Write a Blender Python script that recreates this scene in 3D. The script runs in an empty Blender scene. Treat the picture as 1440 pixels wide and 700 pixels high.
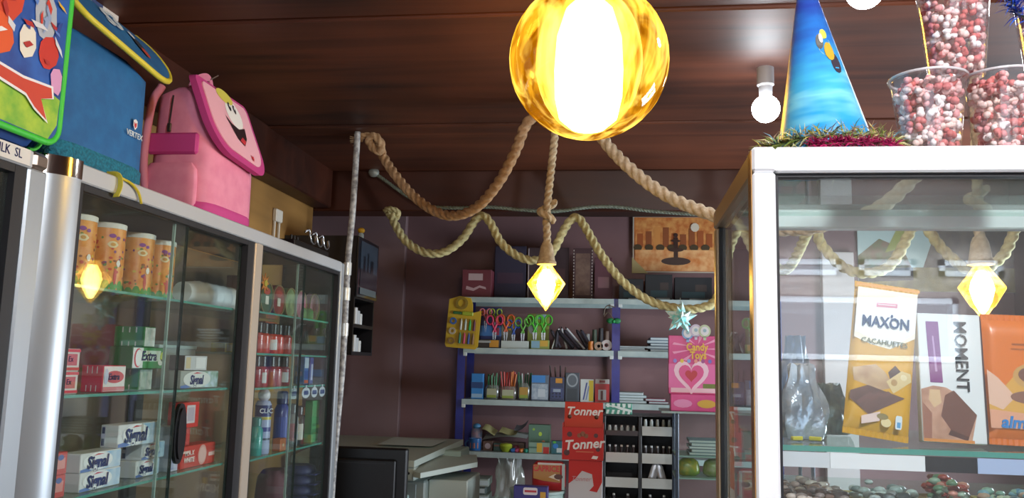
import bpy, math, random
from mathutils import Vector as V, Matrix, Euler

S = bpy.context.scene
COL = S.collection
RND = random.Random(11)
PI = math.pi

# ------------------------------------------------------------------ camera
F = 1200.0                                    # focal length in pixels of the 1440 x 700 frame
EYE = V((0, 0, 1.5))
_dy = V(((875 - 720) / F, -(518 - 350) / F, -1)).normalized()      # room depth axis seen by the camera
_up = V(((940 - 720) / F, 9050 / F, -1))
_dz = (_up - _dy * _up.dot(_dy)).normalized()
_dx = _dy.cross(_dz)
ROT = Matrix((_dx, _dy, _dz))
cam = bpy.data.cameras.new('camera')
cam.sensor_width = 36
cam.lens = F / 1440 * 36
cam.clip_start = 0.05
camo = bpy.data.objects.new('camera', cam)
camo.matrix_world = Matrix.Translation(EYE) @ ROT.to_4x4()
COL.objects.link(camo)
S.camera = camo

def P(px, py, ax, val):
    """room position of a measured point on the plane ax = val"""
    r = ROT @ V(((px - 720) / F, -(py - 350) / F, -1))
    i = 'XYZ'.index(ax)
    return EYE + r * ((val - EYE[i]) / r[i])

# ------------------------------------------------------------------ world, daylight, exposure
w = bpy.data.worlds.new('world')
S.world = w
w.use_nodes = True
w.node_tree.nodes['Background'].inputs[0].default_value = (0.75, 0.86, 1.0, 1)
w.node_tree.nodes['Background'].inputs[1].default_value = 2.0
S.view_settings.view_transform = 'Standard'
S.view_settings.look = 'None'
S.view_settings.exposure = 0.4
S.view_settings.gamma = 1.0
S.view_settings.use_curve_mapping = False
S.cycles.max_bounces = 10
S.cycles.transparent_max_bounces = 24
S.cycles.sample_clamp_indirect = 4.0
S.cycles.caustics_reflective = False
S.cycles.caustics_refractive = False

def area(name, loc, rot, sx, sy, power, col):
    l = bpy.data.lights.new(name, 'AREA')
    l.shape = 'RECTANGLE'; l.size = sx; l.size_y = sy; l.energy = power; l.color = col
    o = bpy.data.objects.new(name, l); o.location = loc; o.rotation_euler = rot
    COL.objects.link(o)
    return o
# daylight falling in through the shop windows and door behind the camera (wall at Y = -1.6)
DAY = (0.80, 0.90, 1.0)
WINS = [(-1.15, 0.25, 0.0, 2.05), (0.55, 1.20, 1.55, 1.78), (0.55, 0.80, 1.86, 1.92), (0.86, 1.06, 1.86, 1.92), (1.14, 1.36, 1.86, 1.92)]
area('daylight_door', (-0.45, -1.56, 1.1), (PI / 2, 0, PI), 1.30, 1.9, 125, DAY)
area('daylight_window', (0.875, -1.56, 1.665), (PI / 2, 0, PI), 0.65, 0.23, 12, DAY)
for a, b in ((0.55, 0.80), (0.86, 1.06), (1.14, 1.36)):
    area('daylight_transom', ((a + b) / 2, -1.56, 1.89), (PI / 2, 0, PI), b - a, 0.06, 1.2, DAY)

area('side_window_fill', (2.21, 3.55, 1.3), (0, PI / 2, 0), 1.0, 1.1, 72, DAY)      # added fill at an invented right wall window, for the back shelves

# ------------------------------------------------------------------ materials
def lin(h):
    h = h.lstrip('#')
    c = [int(h[i:i + 2], 16) / 255 for i in (0, 2, 4)]
    return tuple(x / 12.92 if x <= .04045 else ((x + .055) / 1.055) ** 2.4 for x in c) + (1,)

_M = {}
def M(col, rough=.5, metal=0, col2=None, scale=8, stretch=(1, 1, 1), bump=0, emit=0, coat=0, key='', detail=4):
    k = (col, rough, metal, col2, scale, stretch, bump, emit, coat, key)
    if k in _M: return _M[k]
    m = bpy.data.materials.new('m_%d' % len(_M)); m.use_nodes = True
    nt = m.node_tree; b = nt.nodes['Principled BSDF']
    b.inputs['Base Color'].default_value = lin(col)
    b.inputs['Roughness'].default_value = rough
    b.inputs['Metallic'].default_value = metal
    b.inputs['Coat Weight'].default_value = coat
    b.inputs['Coat Roughness'].default_value = .08
    if emit:
        b.inputs['Emission Color'].default_value = lin(col)
        b.inputs['Emission Strength'].default_value = emit
    if col2 or bump:
        tc = nt.nodes.new('ShaderNodeTexCoord'); mp = nt.nodes.new('ShaderNodeMapping')
        mp.inputs['Scale'].default_value = stretch
        nz = nt.nodes.new('ShaderNodeTexNoise'); nz.inputs['Scale'].default_value = scale; nz.inputs['Detail'].default_value = detail
        nt.links.new(tc.outputs['Object'], mp.inputs[0]); nt.links.new(mp.outputs[0], nz.inputs['Vector'])
        if col2:
            r = nt.nodes.new('ShaderNodeValToRGB')
            r.color_ramp.elements[0].position = .35; r.color_ramp.elements[1].position = .65
            r.color_ramp.elements[0].color = lin(col); r.color_ramp.elements[1].color = lin(col2)
            nt.links.new(nz.outputs['Fac'], r.inputs[0]); nt.links.new(r.outputs[0], b.inputs['Base Color'])
        if bump:
            bp = nt.nodes.new('ShaderNodeBump'); bp.inputs['Strength'].default_value = bump; bp.inputs['Distance'].default_value = .01
            nt.links.new(nz.outputs['Fac'], bp.inputs['Height']); nt.links.new(bp.outputs[0], b.inputs['Normal'])
    _M[k] = m
    return m

def glass(name, tint, base=.04, graze=.6, power=4, rough=.0, gcol=(1, 1, 1, 1), mix=None):
    """thin sheet: clear transmission plus a reflection that grows toward grazing angles"""
    m = bpy.data.materials.new(name); m.use_nodes = True; nt = m.node_tree; nt.nodes.clear()
    o = nt.nodes.new('ShaderNodeOutputMaterial'); t = nt.nodes.new('ShaderNodeBsdfTransparent'); g = nt.nodes.new('ShaderNodeBsdfGlossy')
    t.inputs[0].default_value = tint; g.inputs['Roughness'].default_value = rough; g.inputs[0].default_value = gcol
    lw = nt.nodes.new('ShaderNodeLayerWeight'); lw.inputs[0].default_value = .5
    p = nt.nodes.new('ShaderNodeMath'); p.operation = 'POWER'; p.inputs[1].default_value = power
    a = nt.nodes.new('ShaderNodeMath'); a.operation = 'MULTIPLY_ADD'; a.inputs[1].default_value = graze; a.inputs[2].default_value = base
    mx = nt.nodes.new('ShaderNodeMixShader')
    nt.links.new(lw.outputs['Facing'], p.inputs[0]); nt.links.new(p.outputs[0], a.inputs[0]); nt.links.new(a.outputs[0], mx.inputs[0])
    nt.links.new(t.outputs[0], mx.inputs[1]); nt.links.new(g.outputs[0], mx.inputs[2])
    last = mx
    if mix:                                                            # a little diffuse haze: frosted or dusty plastic
        d = nt.nodes.new('ShaderNodeBsdfDiffuse'); d.inputs[0].default_value = mix[1]
        m2 = nt.nodes.new('ShaderNodeMixShader'); m2.inputs[0].default_value = mix[0]
        nt.links.new(mx.outputs[0], m2.inputs[1]); nt.links.new(d.outputs[0], m2.inputs[2]); last = m2
    nt.links.new(last.outputs[0], o.inputs[0])
    return m

GLASS = glass('pane_glass', (.93, .97, .955, 1), .035, .5, 4, mix=(.012, (.8, .9, .85, 1)))
GLASS_R = glass('pane_glass_front', (.95, .97, .97, 1), .05, .5, 4, mix=(.02, (.85, .93, .95, 1)))
SHELFG = glass('shelf_glass', (.86, .95, .92, 1), .05, .5, 4, mix=(.06, (.55, .8, .72, 1)))
EDGEG = M('#4f9a8c', .15, coat=.5)
PLAST = glass('clear_plastic', (.96, .97, .98, 1), .06, .5, 3, .12, mix=(.07, (.9, .9, .95, 1)))
BAGPL = glass('clear_bag', (.85, .88, .84, 1), .10, .5, 3, .2, mix=(.22, (.62, .66, .60, 1)))

def wood(name, dark, light, axis_stretch, rough=.38, scale=3.0, bump=.12, knots=True):
    m = bpy.data.materials.new(name); m.use_nodes = True; nt = m.node_tree; b = nt.nodes['Principled BSDF']
    tc = nt.nodes.new('ShaderNodeTexCoord'); mp = nt.nodes.new('ShaderNodeMapping'); mp.inputs['Scale'].default_value = axis_stretch
    n1 = nt.nodes.new('ShaderNodeTexNoise'); n1.inputs['Scale'].default_value = scale; n1.inputs['Detail'].default_value = 8; n1.inputs['Distortion'].default_value = .6
    n2 = nt.nodes.new('ShaderNodeTexNoise'); n2.inputs['Scale'].default_value = 1.3; n2.inputs['Detail'].default_value = 2
    ad = nt.nodes.new('ShaderNodeMath'); ad.operation = 'MULTIPLY_ADD'; ad.inputs[1].default_value = .6
    r = nt.nodes.new('ShaderNodeValToRGB'); r.color_ramp.elements[0].color = lin(dark); r.color_ramp.elements[1].color = lin(light)
    r.color_ramp.elements[0].position = .55; r.color_ramp.elements[1].position = 1.05
    nt.links.new(tc.outputs['Object'], mp.inputs[0]); nt.links.new(mp.outputs[0], n1.inputs['Vector']); nt.links.new(tc.outputs['Object'], n2.inputs['Vector'])
    nt.links.new(n1.outputs['Fac'], ad.inputs[0]); nt.links.new(n2.outputs['Fac'], ad.inputs[2]); nt.links.new(ad.outputs[0], r.inputs[0])
    nt.links.new(r.outputs[0], b.inputs['Base Color'])
    bp = nt.nodes.new('ShaderNodeBump'); bp.inputs['Strength'].default_value = bump; bp.inputs['Distance'].default_value = .01
    nt.links.new(n1.outputs['Fac'], bp.inputs['Height']); nt.links.new(bp.outputs[0], b.inputs['Normal'])
    b.inputs['Roughness'].default_value = rough
    return m

ALU = M('#c9ced2', .32, .55)
ALU_W = M('#a3aab0', .36, .4)
ALU_R = M('#c6cbcf', .34, .3)
CHROME = M('#a9a29a', .12, 1)
BLACK = M('#0c0c0e', .35)
RUBBER = M('#131014', .6)
WHITE = M('#e9ebea', .55)
NAVY = M('#1c2150', .9)
RED = M('#c2201f', .4)
GREY = M('#8d9396', .5)

# ------------------------------------------------------------------ mesh builder
class MB:
    def __init__(s): s.v = []; s.f = []; s.m = []; s.mats = []; s.T = Matrix()
    def add(s, vs, fs, mat):
        if mat not in s.mats: s.mats.append(mat)
        k = s.mats.index(mat); n = len(s.v)
        s.v += [s.T @ V(x) for x in vs]
        for f in fs: s.f.append([n + i for i in f]); s.m.append(k)
        return s
    def box(s, x0, y0, z0, x1, y1, z1, mat):
        vs = [(x, y, z) for z in (z0, z1) for y in (y0, y1) for x in (x0, x1)]
        return s.add(vs, [(0, 2, 3, 1), (4, 5, 7, 6), (0, 1, 5, 4), (2, 6, 7, 3), (0, 4, 6, 2), (1, 3, 7, 5)], mat)
    def cbox(s, x0, y0, z0, x1, y1, z1, c, mat):
        """box with chamfered edges"""
        xs, ys, zs = (x0, x1), (y0, y1), (z0, z1); sg = (1, -1); vs = []; idx = {}
        for i in (0, 1):
            for j in (0, 1):
                for k in (0, 1):
                    for a in range(3):
                        p = [xs[i] + c * sg[i], ys[j] + c * sg[j], zs[k] + c * sg[k]]
                        p[a] = (xs[i], ys[j], zs[k])[a]
                        idx[i, j, k, a] = len(vs); vs.append(tuple(p))
        I = lambda i, j, k, a: idx[i, j, k, a]; fs = []
        for t in (0, 1):
            fs.append([I(t, 0, 0, 0), I(t, 1, 0, 0), I(t, 1, 1, 0), I(t, 0, 1, 0)])
            fs.append([I(0, t, 0, 1), I(1, t, 0, 1), I(1, t, 1, 1), I(0, t, 1, 1)])
            fs.append([I(0, 0, t, 2), I(1, 0, t, 2), I(1, 1, t, 2), I(0, 1, t, 2)])
            for u in (0, 1):
                fs.append([I(t, u, 0, 0), I(t, u, 1, 0), I(t, u, 1, 1), I(t, u, 0, 1)])
                fs.append([I(t, 0, u, 0), I(t, 1, u, 0), I(t, 1, u, 2), I(t, 0, u, 2)])
                fs.append([I(0, t, u, 1), I(1, t, u, 1), I(1, t, u, 2), I(0, t, u, 2)])
                for q in (0, 1): fs.append([I(t, u, q, 0), I(t, u, q, 1), I(t, u, q, 2)])
        ctr = V(((x0 + x1) / 2, (y0 + y1) / 2, (z0 + z1) / 2))
        for f in fs:                                                   # make every face look outward
            a, b, d = V(vs[f[0]]), V(vs[f[1]]), V(vs[f[2]])
            if (b - a).cross(d - a).dot(a - ctr) < 0: f.reverse()
        return s.add(vs, fs, mat)
    def cyl(s, p0, p1, r0, r1, n, mat, cap=True, cap1=None):
        p0, p1 = V(p0), V(p1); d = (p1 - p0).normalized()
        a = d.orthogonal().normalized(); b = d.cross(a)
        vs = [tuple(p + (a * math.cos(t) + b * math.sin(t)) * r) for p, r in ((p0, r0), (p1, r1)) for t in [2 * PI * i / n for i in range(n)]]
        s.add(vs, [(i, (i + 1) % n, n + (i + 1) % n, n + i) for i in range(n)], mat)
        if cap: s.add(vs[:n], [tuple(range(n - 1, -1, -1))], mat); s.add(vs[n:], [tuple(range(n))], cap1 or mat)
        return s
    def lathe(s, prof, n, mat, c=(0, 0, 0), ph=0):
        vs = []; m = len(prof)
        for r, z in prof:
            for i in range(n):
                t = ph + 2 * PI * i / n
                vs.append((c[0] + r * math.cos(t), c[1] + r * math.sin(t), c[2] + z))
        fs = [(j * n + i, j * n + (i + 1) % n, (j + 1) * n + (i + 1) % n, (j + 1) * n + i) for j in range(m - 1) for i in range(n)]
        return s.add(vs, fs, mat)
    def ell(s, c, rx, ry, rz, mat, n=10, m=6):
        vs = [(c[0], c[1], c[2] - rz)]
        for j in range(1, m):
            a = -PI / 2 + PI * j / m
            for i in range(n):
                t = 2 * PI * i / n; vs.append((c[0] + rx * math.cos(a) * math.cos(t), c[1] + ry * math.cos(a) * math.sin(t), c[2] + rz * math.sin(a)))
        vs.append((c[0], c[1], c[2] + rz)); L = len(vs) - 1; fs = []
        for i in range(n):
            k = (i + 1) % n
            fs.append((0, 1 + k, 1 + i)); fs.append((L, L - n + i, L - n + k))
            for j in range(m - 2): fs.append((1 + j * n + i, 1 + j * n + k, 1 + (j + 1) * n + k, 1 + (j + 1) * n + i))
        return s.add(vs, fs, mat)
    def sweep(s, pts, sec, mat, cap=True):
        """sec(k, frac) -> list of 2d offsets; parallel-transported frame along pts"""
        pts = [V(p) for p in pts]; N = len(pts); a = None; rings = []
        for k, p in enumerate(pts):
            d = (pts[min(k + 1, N - 1)] - pts[max(k - 1, 0)]).normalized()
            if a is None: a = d.orthogonal().normalized()
            a = (a - d * a.dot(d)).normalized(); b = d.cross(a)
            rings.append([tuple(p + a * x + b * y) for x, y in sec(k, k / max(1, N - 1))])
        n = len(rings[0]); vs = [q for r in rings for q in r]
        fs = [(k * n + i, k * n + (i + 1) % n, (k + 1) * n + (i + 1) % n, (k + 1) * n + i) for k in range(N - 1) for i in range(n)]
        if cap: fs += [tuple(range(n - 1, -1, -1)), tuple((N - 1) * n + i for i in range(n))]
        return s.add(vs, fs, mat)
    def tube(s, pts, r, n, mat, cap=True):
        return s.sweep(pts, lambda k, f: [(r * math.cos(2 * PI * i / n), r * math.sin(2 * PI * i / n)) for i in range(n)], mat, cap)
    def rope(s, pts, r, mat, turns_per_m=None, n=24):
        """three-strand twisted rope"""
        q = resample(pts, r * .32); tw = .32 * 2 * PI / 5.4
        def sec(k, f):
            out = []
            for i in range(n):
                t = 2 * PI * i / n; rr = r * (.64 + .42 * abs(math.cos(1.5 * (t - k * tw))) ** .8)
                out.append((rr * math.cos(t), rr * math.sin(t)))
            return out
        return s.sweep(q, sec, mat)
    def prism(s, poly, z0, z1, mat, mat_side=None):
        n = len(poly)
        ar = sum(poly[i][0] * poly[(i + 1) % n][1] - poly[(i + 1) % n][0] * poly[i][1] for i in range(n))
        if ar < 0: poly = poly[::-1]
        b = [(x, y, z0) for x, y in poly]; t = [(x, y, z1) for x, y in poly]
        s.add(b + t, [tuple(range(n - 1, -1, -1)), tuple(range(n, 2 * n))], mat)
        return s.add(b + t, [(i, (i + 1) % n, n + (i + 1) % n, n + i) for i in range(n)], mat_side or mat)
    def grid(s, fn, nu, nv, mat, closed_u=False):
        vs = [fn(i / (nu - (0 if closed_u else 1)), j / (nv - 1)) for j in range(nv) for i in range(nu)]
        fs = [(j * nu + i, j * nu + (i + 1) % nu, (j + 1) * nu + (i + 1) % nu, (j + 1) * nu + i) for j in range(nv - 1) for i in range(nu if closed_u else nu - 1)]
        return s.add(vs, fs, mat)
    def flat(s, poly, mat):                                            # polygon in 3d
        return s.add(poly, [tuple(range(len(poly)))], mat)
    def build(s, name, parent=None, smooth=35):
        me = bpy.data.meshes.new(name); me.from_pydata([tuple(x) for x in s.v], [], s.f)
        for m in s.mats: me.materials.append(m)
        me.polygons.foreach_set('material_index', s.m)
        if smooth:
            me.polygons.foreach_set('use_smooth', [True] * len(s.f)); me.set_sharp_from_angle(angle=math.radians(smooth))
        me.update()
        o = bpy.data.objects.new(name, me); COL.objects.link(o)
        if parent: o.parent = parent
        return o

def resample(pts, step):
    pts = [V(p) for p in pts]; out = [pts[0]]; acc = 0
    for a, b in zip(pts, pts[1:]):
        L = (b - a).length
        if L < 1e-9: continue
        t = step - acc
        while t <= L: out.append(a + (b - a) * (t / L)); t += step
        acc = L - (t - step)
    return out

def spline(c, n=10):
    """Catmull-Rom through the control points"""
    c = [V(p) for p in c]; c = [c[0] * 2 - c[1]] + c + [c[-1] * 2 - c[-2]]; out = []
    for i in range(1, len(c) - 2):
        p0, p1, p2, p3 = c[i - 1:i + 3]
        for k in range(n):
            t = k / n
            out.append(.5 * ((2 * p1) + (p2 - p0) * t + (2 * p0 - 5 * p1 + 4 * p2 - p3) * t * t + (3 * p1 - p0 - 3 * p2 + p3) * t ** 3))
    return out + [c[-2]]

# ------------------------------------------------------------------ things, parts, lettering
def tag(o, label=None, cat=None, group=None, kind=None):
    if label: o['label'] = label
    if cat: o['category'] = cat
    if group: o['group'] = group
    if kind: o['kind'] = kind
    return o
def put(o, loc, rz=0, rot=None):
    o.location = loc; o.rotation_euler = rot if rot else (0, 0, rz); return o
def thing(name, label, cat, loc=(0, 0, 0), rz=0, group=None, rot=None):
    o = bpy.data.objects.new(name, None); o.empty_display_size = .02; COL.objects.link(o)
    put(o, loc, rz, rot)
    return tag(o, label, cat, group)
def struct(mb, name, label=None, parent=None, smooth=0):
    o = mb.build(name, parent, smooth)
    return o if parent else tag(o, label, kind='structure')
def copy_tree(o, parent=None):
    c = o.copy(); COL.objects.link(c)
    if parent: c.parent = parent
    for ch in [x for x in bpy.data.objects if x.parent == o]: copy_tree(ch, c)
    return c

def txt(body, size, mat, parent, loc, rot=(PI / 2, 0, 0), name='lettering', bold=.0, shear=0., sx=1, align='CENTER', ext=.0004, label=None):
    cu = bpy.data.curves.new('t', 'FONT'); cu.body = body; cu.size = size; cu.align_x = align; cu.align_y = 'CENTER'
    cu.extrude = ext; cu.offset = bold * size; cu.shear = shear; cu.resolution_u = 2
    t = bpy.data.objects.new('t', cu); COL.objects.link(t)
    me = bpy.data.meshes.new_from_object(t); bpy.data.objects.remove(t)
    me.name = name; me.materials.clear(); me.materials.append(mat)
    o = bpy.data.objects.new(name, me); COL.objects.link(o); o.parent = parent
    o.location = loc; o.rotation_euler = rot; o.scale = (sx, 1, 1)
    return tag(o, label)

def disc(cx, cz, rx, rz, n=20, a0=0, a1=2 * PI):
    return [(cx + rx * math.cos(a0 + (a1 - a0) * i / n), cz + rz * math.sin(a0 + (a1 - a0) * i / n)) for i in range(n if a1 - a0 > 6.2 else n + 1)]
def rect(x0, z0, x1, z1): return [(x0, z0), (x1, z0), (x1, z1), (x0, z1)]
def rrect(x0, z0, x1, z1, r, n=5):
    out = []
    for cx, cz, a in ((x1 - r, z0 + r, -PI / 2), (x1 - r, z1 - r, 0), (x0 + r, z1 - r, PI / 2), (x0 + r, z0 + r, PI)):
        out += [(cx + r * math.cos(a + PI / 2 * i / n), cz + r * math.sin(a + PI / 2 * i / n)) for i in range(n + 1)]
    return out
def front(mb, poly, y, mat):
    """flat print: a polygon given in (x, z) lying on a face that looks toward -Y"""
    n = len(poly); ar = sum(poly[i][0] * poly[(i + 1) % n][1] - poly[(i + 1) % n][0] * poly[i][1] for i in range(n))
    if ar < 0: poly = poly[::-1]
    return mb.flat([(x, y, z) for x, z in poly], mat)
def endp(mb, poly, x, mat):
    """flat print on the end that looks toward -X; polygon in (y, z)"""
    n = len(poly); ar = sum(poly[i][0] * poly[(i + 1) % n][1] - poly[(i + 1) % n][0] * poly[i][1] for i in range(n))
    if ar > 0: poly = poly[::-1]
    return mb.flat([(x, y, z) for y, z in poly], mat)

# ================================================================== the room
ZC = 2.437
XL, XR, YF, YB, XN = -1.52, 2.2, -1.6, 5.15, -2.0
WOODC = wood('ceiling_wood', '#280f08', '#6a3822', (.35, 4.5, 1), .55, 2.6, .1)
WOODB = wood('beam_wood', '#200d08', '#472113', (.4, 4, 4), .45, 2.4, .1)
PLY = wood('plywood', '#7a5a30', '#b98d4f', (3, .35, 3), .5, 2.2, .05)
MAUVE = M('#7f5f61', .6, col2='#735658', scale=2.2, bump=.05)
MAUVE2 = M('#877072', .6, col2='#7b6163', scale=2.0, bump=.05)

mb = MB().box(XN - .1, YF - .1, -.06, XR + .1, YB + .1, 0, M('#8a8178', .4, col2='#78706a', scale=5))
struct(mb, 'floor', 'plain grey shop floor below the counters')
mb = MB().box(XN - .1, YF - .1, ZC + .02, XR + .1, YB + .1, ZC + .08, M('#140907', .8))
ceil = struct(mb, 'ceiling', 'dark varnished wooden plank ceiling')
joints = [-1.6, -1.05, -.5, .05, .6, 1.12, 1.62, 2.16, 2.74, 3.2, 3.97]
for i, (a, b) in enumerate(zip(joints, joints[1:])):
    drop = (.0, .006, .002, .008, .001, .005, .0, .007, .0, .009)[i]
    mb = MB().cbox(XL, a + .004, ZC - drop, XR, b - .004, ZC + .019, .004, WOODC)
    struct(mb, 'board', parent=ceil).location = (0, 0, 0)
struct(MB().cbox(XN, 4.16, ZC, XR, YB, ZC + .019, .004, WOODB), 'board', parent=ceil)
struct(MB().cbox(XN, 3.995, 2.234, XR, 4.15, ZC + .018, .006, WOODB), 'trim_1', 'thick dark wooden beam crossing the shop under the ceiling')
struct(MB().cbox(XL + .001, YF, 2.245, XL + .10, 3.97, ZC, .006, WOODB), 'trim_2', 'dark wooden wall plate along the top of the plywood wall')
struct(MB().box(XL - .08, YF, 0, XL, 3.99, ZC + .02, PLY), 'wall_left', 'yellowish plywood side wall behind the left cabinets')
# XN                                                                    # behind the beam the room widens to the left
struct(MB().box(XN - .08, 3.99, 0, XN, YB, ZC + .02, MAUVE), 'wall_alcove', 'mauve painted side wall of the alcove behind the plywood wall')
struct(MB().box(XN, 3.94, 0, XL - .081, 3.989, ZC + .02, MAUVE), 'wall_return', 'short mauve return wall behind the plywood wall')
struct(MB().box(XN, YB, 0, XR, YB + .08, ZC + .02, MAUVE), 'wall_back', 'dull mauve painted wall behind the blue shelf rack')
mb = MB().cbox(XN + .002, YB - .05, 0, -1.335, YB - .001, ZC + .01, .004, MAUVE2)
struct(mb, 'wall_corner', 'shallow mauve painted pilaster on the back wall')
mb = MB()
for b in ((YF, 0, 3.0, ZC + .02), (4.1, 0, YB, ZC + .02), (3.0, 0, 4.1, .8), (3.0, 1.8, 4.1, ZC + .02)): mb.box(XR, b[0], b[1], XR + .08, b[2], b[3], MAUVE)  # opening made for the added side fill light
struct(mb, 'wall_right', 'mauve painted wall with added window opening at the right end of the shop')
mb = MB()
for b in ((3.0, .8, 3.03, 1.8), (4.07, .8, 4.1, 1.8), (3.03, .8, 4.07, .83), (3.03, 1.77, 4.07, 1.8), (3.535, .83, 3.565, 1.77)): mb.box(XR - .01, b[0], b[1], XR + .06, b[2], b[3], ALU)
struct(mb, 'window_5', 'grey metal frame of the added side window in the right wall')  # frame of the invented window that carries the added fill
# front wall behind the camera: pierced by the door and the windows
xs = sorted({XL, XR} | {v for w_ in WINS for v in w_[:2]}); zs = sorted({0, ZC} | {v for w_ in WINS for v in w_[2:]})
mb = MB(); WF = M('#9a8f86', .7)
for i in range(len(xs) - 1):
    for j in range(len(zs) - 1):
        cx, cz = (xs[i] + xs[i + 1]) / 2, (zs[j] + zs[j + 1]) / 2
        if not any(a < cx < b and c < cz < d for a, b, c, d in WINS): mb.box(xs[i], YF - .08, zs[j], xs[i + 1], YF, zs[j + 1], WF)
struct(mb, 'wall_front', 'street side wall with door opening and small windows')
for k, (a, b, c, d) in enumerate(WINS):
    mb = MB(); t = .02
    for r in ((a, c, a + t, d), (b - t, c, b, d), (a, d - t, b, d), (a, c, b, c + t)): mb.box(r[0], YF - .05, r[1], r[2], YF + .01, r[3], ALU)
    struct(mb, 'door_1' if k == 0 else 'window_%d' % k, 'grey metal frame of the street %s' % ('door' if k == 0 else 'window'))

# ================================================================== left counter and display cabinets
XG = -1.088
CNT = wood('counter_wood', '#4a2c18', '#7b5230', (3, .5, 3), .5, 2.5, .05)
t = thing('shop_counter', 'long brown wooden counter under the left display cabinets', 'counter', (-1.3, 1.8, 0))
for nm, b in (('front_panel', (-1.10, .55, 0, -1.08, 3.225, .90)), ('end_panel', (-1.51, 3.19, 0, -1.10, 3.225, .90)), ('end_panel', (-1.51, .55, 0, -1.10, .58, .90)), ('worktop', (-1.515, .53, .90, -1.06, 3.24, .935))):
    mb = MB(); mb.T = Matrix.Translation((1.3, -1.8, 0)); mb.cbox(*b, .003, CNT); mb.build(nm, t)

BACKP = wood('cabinet_back', '#5c4630', '#8a6d48', (3, .4, 2.5), .45, 2.0, .04)
def part(root, name, fn, smooth=35, label=None):
    mb = MB(); mb.T = Matrix.Translation(-root.location); fn(mb); return tag(mb.build(name, root, smooth), label)

cab = thing('display_cabinet', 'long aluminium and glass display cabinet with two bays, backpacks on top', 'display cabinet', (-1.3, 2.35, .936))
ZT, ZB = 1.885, .94
part(cab, 'top_rail', lambda m: m.cbox(XG - .03, 1.566, ZT - .038, XG, 3.196, ZT, .003, ALU_R))
part(cab, 'bottom_rail', lambda m: m.cbox(XG - .03, 1.566, ZB, XG, 3.196, ZB + .04, .003, ALU_W))
qr = [(XG, 1.566), (XG - .03, 1.566), (XG - .085, 1.53), (XG - .085, 1.478)] + [(XG - .085 + .085 * math.sin(a), 1.563 - .085 * math.cos(a)) for a in [PI / 2 * i / 8 for i in range(9)]]
part(cab, 'corner_post', lambda m: m.prism(qr, ZB, ZT - .034, ALU_W))
part(cab, 'corner_cap', lambda m: m.prism([(x + (.002 if x > -1.1 else 0), y - (.002 if y < 1.5 else 0)) for x, y in qr], ZT - .034, ZT + .004, CHROME), label='dark chrome corner cap')
part(cab, 'mullion', lambda m: m.cbox(XG - .03, 2.412, ZB + .04, XG - .001, 2.463, ZT - .038, .003, M('#cbbfae', .35, .4)))
part(cab, 'end_post', lambda m: m.cbox(XG - .03, 3.196, ZB, XG, 3.234, ZT - .002, .004, ALU_W))
for a, b in ((1.567, 1.585), (2.368, 2.411), (2.464, 2.476), (3.184, 3.1955)):
    part(cab, 'gasket', lambda m: m.box(XG - .026, a, ZB + .041, XG - .006, b, ZT - .039, RUBBER), label='black rubber seal')
for a, b in ((1.586, 2.367), (2.477, 3.183)):
    part(cab, 'gasket', lambda m: m.box(XG - .026, a, ZT - .052, XG - .006, b, ZT - .039, RUBBER), label='black rubber seal')
def pane(root, a, b, x, hm):
    p = part(root, 'glass_door', lambda m: m.box(x - .0025, a, ZB + .045, x + .0025, b, ZT - .053, GLASS), label='clear sliding glass door')
    for y, mt in ((b - .004, M('#1d2b27', .2)), (a, M('#9fb8b0', .2))):  # pale near edge: a whitish reflection put into the colour
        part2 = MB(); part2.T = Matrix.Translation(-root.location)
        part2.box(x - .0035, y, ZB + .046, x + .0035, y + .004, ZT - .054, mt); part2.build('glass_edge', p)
    if hm:
        h = MB(); h.T = Matrix.Translation(-root.location)
        ya, yb, za, zb = hm
        n = 24; pts = [( (ya + yb) / 2 + (yb - ya) / 2 * (abs(math.cos(q)) ** .8) * (1 if math.cos(q) > 0 else -1), (za + zb) / 2 + (zb - za) / 2 * math.sin(q)) for q in [2 * PI * i / n for i in range(n)]]
        h.T = h.T @ Matrix(((0, 0, 1, 0), (1, 0, 0, 0), (0, 1, 0, 0), (0, 0, 0, 1)))
        h.prism(pts, x + .003, x + .012, BLACK); h.prism([((u - (ya + yb) / 2) * .7 + (ya + yb) / 2, (v - (za + zb) / 2) * .85 + (za + zb) / 2) for u, v in pts], x + .012, x + .017, BLACK)
        h.build('handle', p)
pane(cab, 1.586, 2.035, -1.106, None)
pane(cab, 1.985, 2.367, -1.116, (2.045, 2.10, 1.235, 1.385))
pane(cab, 2.477, 2.86, -1.106, None)
pane(cab, 2.815, 3.183, -1.116, None)
SH1 = (1.646, 1.418, 1.207)
SH2 = (1.650, 1.520, 1.412, 1.196)
for zz, (a, b) in [(z, (1.59, 2.365)) for z in SH1] + [(z, (2.478, 3.18)) for z in SH2]:
    s_ = part(cab, 'shelf', lambda m: m.box(-1.455, a, zz - .006, -1.126, b, zz, SHELFG), label='clear glass shelf')
    e_ = MB(); e_.T = Matrix.Translation(-cab.location); e_.box(-1.1262, a, zz - .006, -1.125, b, zz, EDGEG); e_.build('shelf_edge', s_)
part(cab, 'back_panel', lambda m: m.box(-1.475, 1.50, ZB, -1.458, 3.23, ZT - .02, BACKP))
part(cab, 'floor_panel', lambda m: m.box(-1.457, 1.567, ZB, -1.12, 3.195, ZB + .02, M('#a09a8c', .5)))
part(cab, 'top_panel', lambda m: m.box(-1.475, 1.568, ZT - .012, -1.119, 3.22, ZT - .003, M('#57483a', .5)))
part(cab, 'end_glass', lambda m: m.box(-1.457, 3.205, ZB + .021, -1.12, 3.210, ZT - .013, GLASS))
part(cab, 'end_panel', lambda m: m.box(-1.457, 1.545, ZB + .021, -1.175, 1.551, ZT - .013, M('#8e948f', .5)))
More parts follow.
